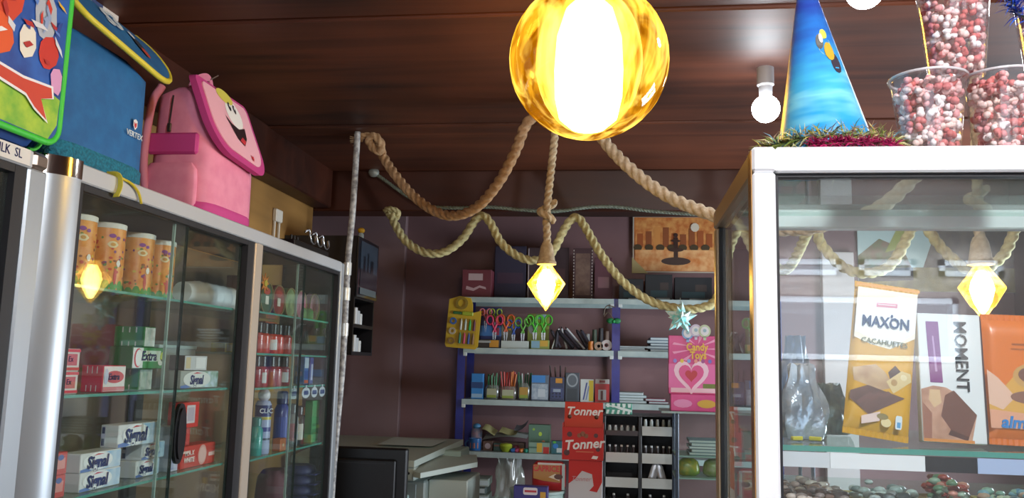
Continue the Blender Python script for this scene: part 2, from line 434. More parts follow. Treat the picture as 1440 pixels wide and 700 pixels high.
part(cab, 'divider_post', lambda m: m.cbox(-1.455, 2.41, ZB + .021, -1.43, 2.45, ZT - .013, .002, M('#2a2521', .5)))
part(cab, 'shelf_bracket', lambda m: m.box(-1.457, 2.02, 1.21, -1.44, 2.04, ZT - .02, M('#1d1a19', .5)))

# nearer cabinet, only its right end shows
nc = thing('display_cabinet', 'nearest glass cabinet with paper lettered MILK on its top rail', 'display cabinet', (-1.3, 1.0, .936))
part(nc, 'top_rail', lambda m: m.cbox(XG - .03, .60, 1.840, XG, 1.424, 1.874, .003, ALU_R))
part(nc, 'end_post', lambda m: m.cbox(XG - .03, 1.415, ZB, XG, 1.466, 1.842, .004, ALU_W))
part(nc, 'end_cap', lambda m: m.cbox(XG - .032, 1.425, 1.842, XG + .001, 1.468, 1.876, .008, M('#8d7f74', .3, .7)), label='brownish metal corner cap')
part(nc, 'bottom_rail', lambda m: m.cbox(XG - .03, .60, ZB, XG, 1.414, ZB + .04, .003, ALU_W))
part(nc, 'gasket', lambda m: m.box(XG - .026, 1.385, ZB + .041, XG - .005, 1.4145, 1.8395, RUBBER), label='black rubber seal')
part(nc, 'gasket', lambda m: m.box(XG - .026, .60, 1.825, XG - .005, 1.384, 1.8395, RUBBER), label='black rubber seal')
part(nc, 'glass_door', lambda m: m.box(-1.11, .62, ZB + .045, -1.105, 1.384, 1.824, GLASS))
for z in (1.66, 1.42, 1.2):
    part(nc, 'shelf', lambda m: m.box(-1.455, .62, z - .006, -1.126, 1.41, z, SHELFG))
part(nc, 'back_panel', lambda m: m.box(-1.475, .60, ZB, -1.458, 1.46, 1.86, M('#2e2622', .5)))
part(nc, 'top_panel', lambda m: m.box(-1.475, .60, 1.855, -1.119, 1.46, 1.872, M('#4a4038', .5)))
part(nc, 'end_panel', lambda m: m.box(-1.457, 1.44, ZB, -1.119, 1.446, 1.854, M('#23201e', .5)))
part(nc, 'floor_panel', lambda m: m.box(-1.457, .60, ZB, -1.119, 1.439, ZB + .02, M('#777777', .5)))
pl = part(nc, 'paper_label', lambda m: m.box(XG + .0005, 1.05, 1.843, XG + .0015, 1.412, 1.8725, M('#d9d7d2', .7)), label='white paper strip with dark letters')
txt('MILK  SL', .024, NAVY, nc, (XG + .002 + 1.3, 1.352 - 1.0, 1.859 - .936), (PI / 2, 0, PI / 2), sx=.85)
mb = MB().cbox(-.03, -.03, 0, .03, .03, .2, .004, M('#d8dbd5', .5))
tag(put(mb.build('carton'), (-1.2, 1.345, 1.201)), 'pale slim carton standing behind the glass of the nearest cabinet', 'box')

# speckled pole taped to the far end of the cabinet
mb = MB(); SPK = M('#b9bab8', .45, col2='#6d6d70', scale=60)
a_, b_, c_, d_ = P(500.5, 234, 'Y', 3.262), P(489, 372, 'Y', 3.262), P(485, 500, 'Y', 3.262), P(466, 700, 'Y', 3.262)
pts = spline([(a_.x, 3.262, ZC - .012), (a_.x - .004, 3.262, 2.1), tuple(b_), (b_.x + .0, 3.262, 1.5), (b_.x - .012, 3.262, 1.2), (d_.x, 3.262, .95), (d_.x - .01, 3.262, .02)], 10)
mb.tube(pts, .0125, 12, SPK)
t = thing('upright_pole', 'thin speckled white pole standing at the cabinet end, reaching the ceiling', 'pole', (b_.x, 3.262, 0))
mb.T = Matrix(); mb.v = [v - t.location for v in mb.v]; mb.build('pole', t)
for z in (1.84, 1.74, 1.60):
    part(t, 'tape_wrap', lambda m: m.cyl((b_.x, 3.262, z), (b_.x, 3.262, z + .05), .0155, .016, 12, M('#d3d6d2', .25, .3)), label='shiny clear tape wound round it')

# ================================================================== right display cabinet (front faces the camera)
X0, X1, Y0, Y1, RT, RB = .122, 1.06, .82, 1.168, 1.7135, .94
rc = thing('display_cabinet', 'bright white framed glass cabinet with chocolate bars, popcorn cups on top', 'display cabinet', (.6, 1.0, .936))
FR = M('#f4f4f6', .3, .05)
FRB = M('#c7a377', .25, .6)
fr = .0225
for nm, b in (('top_rail', (X0 + .022, Y0, RT - .025, X1, Y0 + .022, RT)), ('top_rail', (X0 + .022, Y1 - .022, RT - .025, X1, Y1, RT))):
    part(rc, nm, lambda m: m.cbox(*b, .002, FR))
part(rc, 'side_rail', lambda m: m.cbox(X0, Y0 + .022, RT - .025, X0 + .022, Y1 - .022, RT, .002, M('#b79a78', .3, .5)), label='side top rail with a warm reflection painted into its colour')  # aluminium rail; reflected warm wood tone put into its colour
part(rc, 'corner_cap', lambda m: m.cbox(X0 - .0005, Y0 - .0005, RT - .0245, X0 + .0225, Y0 + .0225, RT + .0005, .003, FR))
part(rc, 'corner_cap', lambda m: m.cbox(X0 - .0005, Y1 - .0225, RT - .0245, X0 + .0225, Y1 + .0005, RT + .0005, .003, M('#b79a78', .3, .5)))  # rear cap tinted with the same warm reflection
for y, mt in ((Y0, FR), (Y1 - .02, M('#b79a78', .3, .5))):  # rear post carries the reflected warm tone in its colour
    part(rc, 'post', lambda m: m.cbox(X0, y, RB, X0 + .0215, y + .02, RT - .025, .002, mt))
part(rc, 'warm_reflection_strip', lambda m: m.box(X0 - .0012, Y0 + .0015, RB, X0 - .0002, Y0 + .0205, RT - .003, M('#b98c55', .25, .6)), label='added strip painted as a warm reflection on the post side')  # thin added strip paints the warm reflection on the front post
part(rc, 'gasket', lambda m: m.box(X0 + .0216, Y0 + .005, RB, X0 + .0245, Y0 + .018, RT - .025, RUBBER), label='black rubber seal')
part(rc, 'gasket', lambda m: m.box(X0 + .0246, Y0 + .005, RT - .0285, X1, Y0 + .018, RT - .0252, RUBBER), label='black rubber seal')
part(rc, 'gasket', lambda m: m.box(X0 + .004, Y1 - .028, RB, X0 + .014, Y1 - .0205, RT - .026, RUBBER), label='black rubber seal')
part(rc, 'front_glass', lambda m: m.box(X0 + .0247, Y0 + .010, RB, X1, Y0 + .014, RT - .029, GLASS_R))
part(rc, 'side_glass', lambda m: m.box(X0 + .008, Y0 + .0225, RB, X0 + .012, Y1 - .029, RT - .0255, GLASS_R))
part(rc, 'back_glass', lambda m: m.box(X0 + .023, Y1 - .014, RB, X1, Y1 - .010, RT - .026, glass('back_pane', (.97, .98, .98, 1), .006, .3, 5)))
part(rc, 'top_glass', lambda m: m.box(X0 + .023, Y0 + .023, RT - .009, X1, Y1 - .023, RT - .003, SHELFG))
part(rc, 'end_panel', lambda m: m.box(X1, Y0, RB, X1 + .02, Y1, RT, FR))
for z in (1.4325, 1.372):
    s_ = part(rc, 'shelf', lambda m: m.box(X0 + .026, Y0 + .030, z - .005, X1 - .002, Y1 - .03, z, SHELFG), label='clear glass shelf with green edge')
    e_ = MB(); e_.T = Matrix.Translation(-rc.location); e_.box(X0 + .026, Y0 + .029, z - .005, X1 - .002, Y0 + .0302, z, EDGEG); e_.build('shelf_edge', s_)
for a, b, c in ((.148, .1925, '#d7dade'), (.193, .277, '#f2f3f4'), (.2775, .322, '#16171d'), (.3225, .42, '#aebfe0'), (.42, .7, '#e9ecef')):
    part(rc, 'price_strip', lambda m: m.box(a, Y0 + .0265, 1.413, b, Y0 + .0282, 1.4268, M(c, .4)), label='price strip under the shelf')
part(rc, 'floor_panel', lambda m: m.box(X0, Y0 + .002, RB - .003, X1, Y1, RB, WHITE))
t = thing('shop_counter', 'wooden counter under the right glass cabinet', 'counter', (.6, 1.0, 0))
part(t, 'base', lambda m: m.cbox(.14, .84, 0, 1.06, 1.2, .90, .004, CNT)); part(t, 'worktop', lambda m: m.cbox(.09, .78, .90, 1.1, 1.24, .935, .004, CNT))

# ================================================================== lamps
def emis(name, c0, s0, c1, s1, scale, stretch=(1, 1, 1), pos=(.4, .6), alpha=None):
    m = bpy.data.materials.new(name); m.use_nodes = True; nt = m.node_tree; nt.nodes.clear()
    o = nt.nodes.new('ShaderNodeOutputMaterial'); e = nt.nodes.new('ShaderNodeEmission')
    tc = nt.nodes.new('ShaderNodeTexCoord'); mp = nt.nodes.new('ShaderNodeMapping'); mp.inputs['Scale'].default_value = stretch
    nz = nt.nodes.new('ShaderNodeTexNoise'); nz.inputs['Scale'].default_value = scale; nz.inputs['Detail'].default_value = 3; nz.inputs['Distortion'].default_value = .8
    r = nt.nodes.new('ShaderNodeValToRGB'); r.color_ramp.elements[0].position, r.color_ramp.elements[1].position = pos
    mx = max(s0, s1)
    r.color_ramp.elements[0].color = tuple(c * s0 / mx for c in c0) + (1,); r.color_ramp.elements[1].color = tuple(c * s1 / mx for c in c1) + (1,)
    nt.links.new(tc.outputs['Object'], mp.inputs[0]); nt.links.new(mp.outputs[0], nz.inputs['Vector']); nt.links.new(nz.outputs['Fac'], r.inputs[0]); nt.links.new(r.outputs[0], e.inputs[0])
    e.inputs[1].default_value = mx
    g = nt.nodes.new('ShaderNodeBsdfGlossy'); g.inputs['Roughness'].default_value = .05; g.inputs[0].default_value = (.15, .15, .15, 1)
    ad = nt.nodes.new('ShaderNodeAddShader'); nt.links.new(e.outputs[0], ad.inputs[0]); nt.links.new(g.outputs[0], ad.inputs[1])
    last = ad
    if alpha is not None:
        t_ = nt.nodes.new('ShaderNodeBsdfTransparent'); t_.inputs[0].default_value = alpha[1]
        mxs = nt.nodes.new('ShaderNodeMixShader'); mxs.inputs[0].default_value = alpha[0]
        nt.links.new(t_.outputs[0], mxs.inputs[1]); nt.links.new(ad.outputs[0], mxs.inputs[2]); last = mxs
    nt.links.new(last.outputs[0], o.inputs[0])
    return m
AMB = emis('amber_lamp_glass', (1, .40, .0), 1.5, (1, .66, .12), 7, 24, (1, 1, 1), (.42, .62), (.55, (1, .75, .25, 1)))
GLOBE = emis('amber_globe_glass', (1, .36, .0), .45, (1, .66, .10), 3.4, 16, (1, 1, .28), (.46, .66), (.40, (1, .70, .20, 1)))
HALO1 = emis('lamp_glow_layer', (1, .55, .06), 1.2, (1, .85, .45), 9, 12, (1, 1, .3), (.42, .62), (.22, (1, .93, .70, 1)))  # soft glow round the lamp core, painted as emissive layers
HOT = emis('lamp_core', (1, .84, .50), 46, (1, .90, .62), 60, 5)
LED = emis('led_white', (.9, .95, 1), 50, (.9, .95, 1), 50, 5)
SISAL = M('#b0916e', .85, col2='#937453', scale=60, bump=.5)
SISAL_L = M('#b9a98c', .85, col2='#9c8c70', scale=60, bump=.5)
JUTE_Y = M('#cdc592', .85, col2='#aea678', scale=60, bump=.5)

# big globe lamp
gc = P(828, 85, 'Y', 1.72); GR = .1665
t = thing('globe_lamp', 'large glowing amber glass globe hanging from the ceiling', 'lamp', tuple(gc))
prof = [(.045, GR * .985)] + [(GR * math.sin(a), GR * math.cos(a)) for a in [.28 + (PI - .28) * i / 22 for i in range(22)]] + [(.0005, -GR)]
mb = MB().lathe(prof, 40, GLOBE); mb.build('globe', t, 80)
mb = MB().lathe([(.001, -.150), (.035, -.147), (.060, -.125), (.070, -.08), (.072, -.02), (.068, .05), (.05, .11), (.02, .14), (.001, .145)], 24, HOT); mb.build('bulb', t, 80)
for k, (rx, rz) in enumerate(((.090, .153), (.112, .157))):
    MB().ell((0, 0, 0), rx, rx, rz, HALO1, 32, 20).build('glow_shell', t, 80)  # added nested shells that paint the glow fading out from the bulb
mb = MB().lathe([(.046, .155), (.05, .165), (.05, .19), (.03, .2), (.012, .21), (.012, ZC - gc.z)], 20, M('#8a6a3a', .3, .8)); mb.build('socket', t)

def bulb(px, py, Y, label):
    c = P(px, py, 'Y', Y); t = thing('led_bulb', label, 'light bulb', tuple(c), group='white bulbs under the ceiling')
    MB().ell((0, 0, 0), .042, .042, .042, LED, 20, 12).build('bulb', t, 80)
    MB().lathe([(.018, .03), (.02, .045), (.021, .07), (.026, .075), (.026, max(.08, ZC - c.z - .012))], 16, M('#8f9094', .4)).build('socket', t)
bulb(1077, 153, 2.6, 'glowing white bulb on the ceiling left of the blue cone')
bulb(1216, -14, 1.9, 'glowing white bulb at the top edge above the blue cone')
t = thing('led_bulb', 'glowing white bulb on the ceiling nearest the camera, out of frame', 'light bulb', (.50, -.05, 2.33))
MB().ell((0, 0, 0), .05, .05, .05, emis('led_near', (.95, .97, 1), 640, (.95, .97, 1), 640, 5), 20, 12).build('bulb', t, 80)
MB().lathe([(.022, .04), (.025, .06), (.03, .07), (.03, .1065)], 16, M('#d9dadb', .4)).build('socket', t)

def diamond(top, base, knot, w_, label, rope_mat):
    """rope drop with an overhand knot, whipped end and faceted amber lamp"""
    c = V(base); t = thing('rope_pendant_lamp', label, 'lamp', tuple(c))
    h = w_
    mb = MB().lathe([(.001, h), (w_ * .26, h), (w_ * .98, h * .04), (w_, 0), (w_ * .97, -h * .05), (w_ * .52, -h * .78), (w_ * .40, -h * .88), (.001, -h * 1.42)], 8, AMB); mb.build('glass_shade', t, 0)
    MB().lathe([(.001, h * .78), (w_ * .18, h * .74), (w_ * .42, h * .30), (w_ * .50, -h * .05), (w_ * .36, -h * .6), (w_ * .16, -h * 1.0), (.001, -h * 1.15)], 16, HOT).build('bulb', t, 80)
    MB().lathe([(.001, h + .078), (.016, h + .076), (.022, h + .062), (.027, h + .03), (.029, h + .016), (.034, h + .010), (.034, h + .001), (.02, h - .002), (.001, h - .002)], 20, rope_mat).build('whipped_end', t)
    top = V(top) - c; kn = V(knot) - c; r = .0135
    MB().rope(spline([(0, 0, h + .07), (0, 0, h + .11), tuple(kn), tuple(kn * .4 + top * .6), tuple(top)], 12), r, rope_mat).build('rope', t, 60)
    k = [kn + V((.024 * math.cos(a * 1.0) * (1 - .1 * a / 6), .022 * math.sin(a), .034 - .011 * a)) for a in [i * .35 for i in range(19)]]
    MB().rope(spline([tuple(p) for p in k] , 3), r * .95, rope_mat).build('knot', t, 60)
    return t
YD = 2.92
hook = P(785, 150, 'Y', YD); hook.z = ZC - .012
diamond(hook, P(768, 399, 'Y', YD), P(769, 297, 'Y', YD), .066, 'glowing amber diamond lamp hanging on a knotted rope in mid shop', SISAL_L)
d2 = P(1381, 405, 'Y', 2.42)
diamond((d2.x + .01, d2.y, ZC - .01), d2, (d2.x, d2.y, d2.z + .24), .062, 'glowing amber diamond lamp seen through the right glass cabinet', SISAL_L)

# thick rope garlands
def rope_thing(name, label, pts, r, mat, extra=None, group=None):
    t = thing(name, label, 'rope', tuple(pts[0]), group=group)
    o = V(pts[0]); MB().rope([V(p) - o for p in spline(pts, 14)], r, mat).build('rope', t, 60)
    if extra: extra(t, o)
    return t
def Yp(px, py, Y): return P(px, py, 'Y', Y)
kn = P(523, 196, 'Z', ZC - .03)
def knot_end(t, o):
    kp = kn - o
    MB().rope(spline([tuple(kp + V(q)) for q in ((-.055, 0, .0), (-.03, -.012, .022), (.012, -.016, .014), (.04, -.004, -.018), (.03, .018, -.045), (.0, .014, -.03), (-.01, -.01, -.002), (.015, -.02, .018))], 8), .017, SISAL).build('knot', t, 60)
    f = MB()
    for i in range(14):
        a = RND.uniform(0, 6.28); q = kp + V((-.05, .008 * math.cos(a), .008 * math.sin(a)))
        f.cyl(q, q + V((-.035, .02 * math.cos(a), .018 * math.sin(a))), .0022, .0008, 5, SISAL)
    tag(f.build('frayed_end', t), kind='stuff')
rope_thing('rope_garland', 'thick brown rope sagging below the ceiling left of the globe, frayed knot at its end', [tuple(kn + V((.03, 0, -.01))), Yp(538, 218, 3.39), Yp(556, 246, 3.36), Yp(582, 276, 3.32), Yp(612, 297, 3.27), Yp(640, 303, 3.22), Yp(672, 290, 3.15), Yp(702, 255, 3.06), Yp(725, 212, 3.0), Yp(742, 172, 2.96), (hook.x - .03, YD, ZC - .02)], .0195, SISAL, knot_end)
rope_thing('rope_garland', 'thick pale rope running from the globe down to the right cabinet', [(hook.x + .05, YD, ZC - .02), Yp(828, 168, 2.90), Yp(856, 206, 2.86), Yp(882, 233, 2.82), Yp(912, 258, 2.78), Yp(945, 279, 2.74), Yp(975, 292, 2.70), Yp(1005, 303, 2.66), Yp(1060, 320, 2.6), Yp(1112, 322, 2.55), Yp(1150, 318, 2.5), Yp(1240, 290, 2.45), Yp(1330, 200, 2.42)], .0205, M('#c3b5a0', .85, col2='#a4957c', scale=60, bump=.5))
YY = 3.86
def y_knot(t, o):
    k = Yp(551, 300, YY) - o
    MB().rope(spline([tuple(k + V(q)) for q in ((-.035, 0, .012), (-.01, -.012, .02), (.03, -.006, .008), (.02, .012, -.02), (-.015, .004, -.012), (-.005, -.014, .01))], 8), .013, JUTE_Y).build('knot', t, 60)
yc = [Yp(551, 300, YY), Yp(556, 316, YY), Yp(572, 340, YY), Yp(598, 355, YY), Yp(625, 354, YY), Yp(650, 336, YY), Yp(668, 310, YY), Yp(679, 303, YY), Yp(690, 314, YY), Yp(704, 340, YY), Yp(725, 358, YY), Yp(750, 366, YY), Yp(775, 356, YY), Yp(792, 325, YY), Yp(803, 309, YY), Yp(812, 306, YY), Yp(822, 318, YY), Yp(845, 357, YY), Yp(875, 395, YY), Yp(910, 421, YY), Yp(945, 432, YY), Yp(985, 433, YY), Yp(1010, 415, YY), Yp(1028, 345, YY), Yp(1042, 316, YY)]
rope_thing('rope_garland', 'yellowish twisted rope hung in waves in front of the back wall', yc, .0195, JUTE_Y, y_knot)
yq = 3.1
rope_thing('rope_garland', 'yellowish rope wave seen through the right glass cabinet', [Yp(1042, 316, YY) + V((.02, -.03, 0)), Yp(1100, 380, 3.4), Yp(1140, 322, yq), Yp(1156, 345, yq), Yp(1185, 375, yq), Yp(1220, 384, yq), Yp(1255, 370, yq), Yp(1285, 318, yq), Yp(1300, 318, yq), Yp(1330, 355, yq), Yp(1370, 382, yq), Yp(1410, 360, yq), Yp(1440, 312, yq), Yp(1490, 380, yq)], .0185, JUTE_Y)
# thin grey cable with a clamp
cb = [Yp(521, 239, 3.95), Yp(545, 256, 3.94), Yp(575, 277, 3.93), Yp(605, 290, 3.92), Yp(650, 292, 3.92), Yp(690, 291, 3.92), Yp(735, 295, 3.92), Yp(780, 297, 3.92), Yp(830, 291, 3.92), Yp(870, 291, 3.92), Yp(920, 297, 3.92), Yp(1000, 302, 3.92), Yp(1080, 300, 3.92)]
t = thing('hanging_cable', 'thin greenish grey cable strung along the dark beam', 'cable', tuple(cb[0]))
o_ = V(cb[0]); MB().rope([p - o_ for p in spline(cb, 10)], .0085, M('#7f8c80', .5, col2='#5f6a60', scale=80)).build('cable', t, 60)
mb = MB().ell((.02, -.01, -.015), .028, .02, .024, M('#8c9490', .4, .3), 10, 6); mb.cyl((-.02, .0, .03), (.02, -.005, -.01), .01, .012, 8, M('#5d6663', .4, .4)); mb.build('clamp', t)

# ================================================================== generic package builders
def carton(name, label, cat, w, h, d, loc, rz, mat, prints=(), texts=(), group=None, rot=None, ch=.0015):
    """folding carton: local front looks to -Y, origin at the middle of its base"""
    t = thing(name, label, cat, loc, rz, group, rot)
    mb = MB().cbox(-w / 2, -d / 2, 0, w / 2, d / 2, h, ch, mat); k = 0
    for face, poly, pm in prints:
        k += 1; e = .0003 + .00025 * k
        if face == 'F': front(mb, poly, -d / 2 - e, pm)
        elif face == 'L': endp(mb, poly, -w / 2 - e, pm)
        elif face == 'T': mb.flat([(x, y, h + e) for x, y in poly], pm)
    mb.build('carton_body', t, 0)
    for body, size, x, z, tm, kw in texts:
        kw = dict(kw); f = kw.pop('face', 'F')
        if f == 'F': txt(body, size, tm, t, (x, -d / 2 - .0004 - .00025 * k - .0006, z), (PI / 2, kw.pop('turn', 0), 0), **kw)
        else: txt(body, size, tm, t, (-w / 2 - .0004 - .00025 * k - .0006, x, z), (PI / 2, kw.pop('turn', 0), -PI / 2), **kw)
    return t
def soft(mb, w, d, h, mat, e=4.5, n=28, m=9, z0=0, taper=0, bulge=.0, r=.03, mat_at=None):
    """soft rounded block (bags, folded cloth)"""
    def fn(u, v):
        a = 2 * PI * u; c, s_ = math.cos(a), math.sin(a)
        f = (abs(c) ** e + abs(s_) ** e) ** (-1 / e)
        q = min(v, 1 - v) * h; inset = 0
        if q < r: inset = r - math.sqrt(max(0, r * r - (r - q) ** 2))
        k = 1 - taper * v + bulge * math.sin(PI * v)
        return ((w / 2 - inset) * f * c * k, (d / 2 - inset) * f * s_ * k, z0 + v * h)
    mb.grid(fn, n, m, mat, True)
    for v in (0, 1):
        ring = [fn(i / n, v) for i in range(n)]; mb.flat(ring[::-1] if v == 0 else ring, mat)
    return mb
R90 = PI / 2

# ================================================================== backpacks on the cabinets
TEAL = M('#1f66a0', .75, col2='#1b5b92', scale=30, bump=.15)
TEALD = M('#154f6c', .8)
t = thing('backpack', 'blue school backpack with raised yellow edged flap and small white logo', 'backpack', (-1.245, 1.70, 1.887), R90, group='backpacks on the cabinet tops')
ft = MB(); soft(ft, .345, .235, .30, TEAL, 6, 32, 10, 0, .02, .0, .03); ft.build('body', t, 60)
mb = MB(); soft(mb, .349, .240, .052, M('#1a7d97', .8, col2='#0f5a72', scale=150, bump=.6), 6, 32, 5, .004, 0, 0, .008); mb.build('mesh_pocket', t, 60)
# flap: hinged at the back, thrown forward and up
def flap_pt(x, v, lift=0.0):
    """v 0 at the hinge, 1 at the free edge (bulging)"""
    y = .0 - .145 * v; z = .288 - .115 * x * (.4 + .6 * v) + .145 * (1 - v) + .018 * math.sin(PI * v)
    return (x, y - lift * .7, z + lift * .7)
def flap_out():
    pts = []
    for i in range(11): pts.append((-.196, i / 10 * .55))
    for i in range(1, 9): a = PI / 2 * i / 8; pts.append((-.196 + .06 * (1 - math.cos(a)), .55 + .45 * math.sin(a)))
    for i in range(1, 8): pts.append((-.136 + .256 * i / 8, 1.0))
    for i in range(9): a = PI / 2 * i / 8; pts.append((.12 + .13 * math.sin(a), .55 + .45 * math.cos(a)))
    for i in range(1, 11): pts.append((.25, .55 - .55 * i / 10))
    return pts
out = flap_out()
mb = MB(); n_ = 17; rows = 13
def halfw(v):
    if v <= .55: return -.196, .25
    s_ = math.sqrt(max(0, 1 - ((v - .55) / .45) ** 2)); return -.136 - .06 * s_, .12 + .13 * s_
def flap_grid(u, v, lift):
    a, b = halfw(v); return flap_pt(a + (b - a) * u, v, lift)
FLAPB = M('#245a8e', .6, col2='#2a6fa3', scale=9)
mb.grid(lambda u, v: flap_grid(u, v, .006), n_, rows, FLAPB)
mb.grid(lambda u, v: flap_grid(1 - u, v, -.004), n_, rows, M('#0f2c42', .8))
fl = mb.build('flap', t, 60)
mb = MB(); mb.tube([flap_pt(x, v, .001) for x, v in out], .0075, 8, M('#d2c53a', .5)); tag(mb.build('piping', fl, 60), 'yellow edge piping')
def flap_txt(body, size, x, v, mat, ang):
    p = V(flap_pt(x, v, .011)); q = V(flap_pt(x, v + .05, .011)); d_ = (q - p).normalized()
    X = V((1, 0, 0)); Yv = -d_; X = (X - Yv * X.dot(Yv)).normalized(); Z = X.cross(Yv)
    o = txt(body, size, mat, fl, p, bold=.03); o.rotation_mode = 'QUATERNION'
    o.rotation_quaternion = (Matrix((X, Yv, Z)).transposed() @ Matrix.Rotation(ang, 3, 'Z')).to_quaternion()
flap_txt('S3', .07, .0, .66, M('#c9d3d8', .5), .1)
mb = MB()
for cx, cv, rx, rv, c in ((.105, .70, .022, .10, '#2a2f3a'), (.115, .78, .016, .06, '#b5463a'), (.09, .60, .012, .05, '#d9dde0')):
    mb.flat([flap_pt(cx + rx * math.cos(2 * PI * i / 12), cv + rv * math.sin(-2 * PI * i / 12), .009 + .0006 * (c != '#2a2f3a')) for i in range(12)], M(c, .6))
tag(mb.build('printed_motif', fl, 0), kind='stuff')
vp = P(188, 190, 'X', -1.125)
txt('VERTEX', .0185, M('#cfd8dc', .5), t, (vp.y - 1.70, -.1225, vp.z - 1.887), (R90, 0, 0), bold=.01)
mb = MB(); sx_, sz_ = vp.y - 1.70, vp.z - 1.887 + .024
front(mb, [(sx_ - .008, sz_ + .010), (sx_ - .008, sz_ - .003), (sx_, sz_ - .012), (sx_ + .008, sz_ - .003), (sx_ + .008, sz_ + .010), (sx_, sz_ + .014)], -.1222, M('#d8dde0', .5))
front(mb, [(sx_ - .005, sz_ + .007), (sx_ - .005, sz_ - .002), (sx_, sz_ - .008), (sx_ + .005, sz_ - .002), (sx_ + .005, sz_ + .007), (sx_, sz_ + .003)], -.1226, M('#c23a3f', .5))
mb.build('shield_logo', t, 0)

# pink backpack
PK, PKD, PKL = M('#e58fa8', .75, col2='#dd829d', scale=25, bump=.1), M('#c23f84', .75), M('#f0b3c0', .7)
t = thing('backpack', 'pink school backpack with smiling face on its front flap', 'backpack', (-1.215, 2.305, 1.887), R90, group='backpacks on the cabinet tops')
mb = MB(); soft(mb, .315, .19, .37, PK, 5, 32, 14, 0, .06, .02, .035)
for v in mb.v:                                                          # the front slopes back toward the top
    if v.y < 0: v.y *= 1 - .75 * max(0, (v.z - .17) / .20)
mb.build('body', t, 60)
mb = MB(); soft(mb, .318, .194, .05, PKD, 5, 32, 4, .0, .01, .0, .012); mb.build('lower_band', t, 60)
mb = MB(); soft(mb, .03, .15, .13, PK, 4, 20, 8, .0, .05, .05, .012); mb.T = Matrix(); o = mb.build('side_pocket', t, 60); o.location = (-.162, .012, .01)
mb = MB().cbox(-.166, -.06, .165, -.150, .085, .225, .006, PKD); mb.build('side_band', t)
mb = MB().cyl((-.1655, .02, .33), (-.168, .025, .235), .0025, .0025, 6, M('#5d5a58', .3, .8)); mb.cbox(-.172, .017, .225, -.166, .029, .25, .002, M('#5d5a58', .3, .8)); mb.build('zipper', t)
mb = MB().tube(spline([(-.158, .06, .36), (-.176, .075, .30), (-.185, .08, .15), (-.17, .075, .05)], 8), .011, 8, M('#d98aa4', .7)); mb.build('shoulder_strap', t, 60)
fpoly = []
for cx, cz, r, a0 in ((.095, .225, .075, -PI / 2), (.147, .372, .022, 0), (-.140, .372, .022, PI / 2), (-.062, .235, .10, PI)):
    fpoly += [(cx + r * math.cos(a0 + PI / 2 * i / 8), cz + r * math.sin(a0 + PI / 2 * i / 8)) for i in range(9)]
fpoly = [(x - .006, z + (.03 if x < -.05 and z < .3 else 0) + (.012 if z < .3 else 0)) for x, z in fpoly]
fl = None
def flat_solid(poly, y0, y1, mat, name, parent, bend=0):
    mb = MB(); mb.T = Matrix(((1, 0, 0, 0), (0, 0, -1, 0), (0, 1, 0, 0), (0, 0, 0, 1)))
    mb.prism(poly, -y1, -y0, mat)
    for v in mb.v: v.y += bend * (v.z - .19)
    return mb.build(name, parent, 40)
fl = flat_solid(fpoly, -.118, -.098, PKD, 'flap', t, .40)
cxm = sum(p[0] for p in fpoly) / len(fpoly); czm = sum(p[1] for p in fpoly) / len(fpoly)
flat_solid([((x - cxm) * .85 + cxm + .003, (z - czm) * .85 + czm + .004) for x, z in fpoly], -.1215, -.118, PKL, 'flap_panel', fl, .40)
mb = MB(); yq = -.1225
def blob(cx, cz, rx, rz, c, k): front(mb, disc(cx, cz, rx, rz, 18), yq - .0004 * k, M(c, .6))
blob(.045, .335, .040, .034, '#f3f1ec', 0); blob(.02, .37, .040, .016, '#d9cf5a', 1)
for ex in (.03, .055): blob(ex, .350, .007, .011, '#23222a', 2); blob(ex + .002, .353, .002, .004, '#ffffff', 3)
front(mb, [(-.012, .318), (.012, .305), (.045, .300), (.082, .312), (.075, .285), (.05, .262), (.022, .272)], yq - .001, M('#2a1418', .6))
front(mb, [(.03, .270), (.05, .264), (.064, .276), (.05, .283)], yq - .0014, M('#c9353f', .6))
front(mb, [(.075, .232), (.082, .240), (.080, .247), (.075, .243), (.070, .247), (.068, .240)], yq - .001, M('#cf3340', .6))
for v in mb.v:
    v.x = .02 + (v.x - .04) * 1.3; v.z = .305 + (v.z - .315) * 1.3; v.y += .40 * (v.z - .19)
tag(mb.build('face_print', fl, 0), 'printed smiling face with open mouth')
mb = MB(); hp = spline([(-.06, .03, .37), (-.055, .02, .405), (-.02, .01, .432), (.005, .005, .43), (.012, .0, .375)], 8)
mb.sweep(hp, lambda k, f: [(-.002, -.012), (.002, -.012), (.002, .012), (-.002, .012)], M('#d884a0', .7)); mb.build('carry_handle', t, 60)
mb = MB().cyl((.0, .005, .43), (.03, -.005, .455), .002, .002, 6, M('#6a5a52', .5)); mb.build('cord_tip', t)

# patterned backpack at the left edge: bright abstract print, green piping
bx, by = -1.185, 1.328
t = thing('backpack', 'colourful patterned backpack with bright green piping at the left edge', 'backpack', (bx, by, 1.8815), R90, group='backpacks on the cabinet tops')
mb = MB(); soft(mb, .27, .20, .38, M('#1d4f9a', .7), 6, 32, 10, 0, .0, .0, .02); mb.build('body', t, 60)
pp = rrect(-.135, .012, .135, .41, .035, 6)
panel = flat_solid(pp, -.113, -.099, M('#2a62b8', .45, col2='#1b3f8e', scale=14), 'front_panel', t)
mb = MB(); mb.tube([(x, -.111, z) for x, z in pp] + [(pp[0][0], -.111, pp[0][1])], .0065, 8, M('#3fc63f', .5)); tag(mb.build('piping', panel, 60), 'bright green edge piping')
mb = MB(); mb.tube([(x, -.08, z - .014) for x, z in pp[:14]], .004, 6, M('#3fc63f', .5)); mb.build('lower_piping', t, 60)
mb = MB(); rr = random.Random(5); yy = -.1135
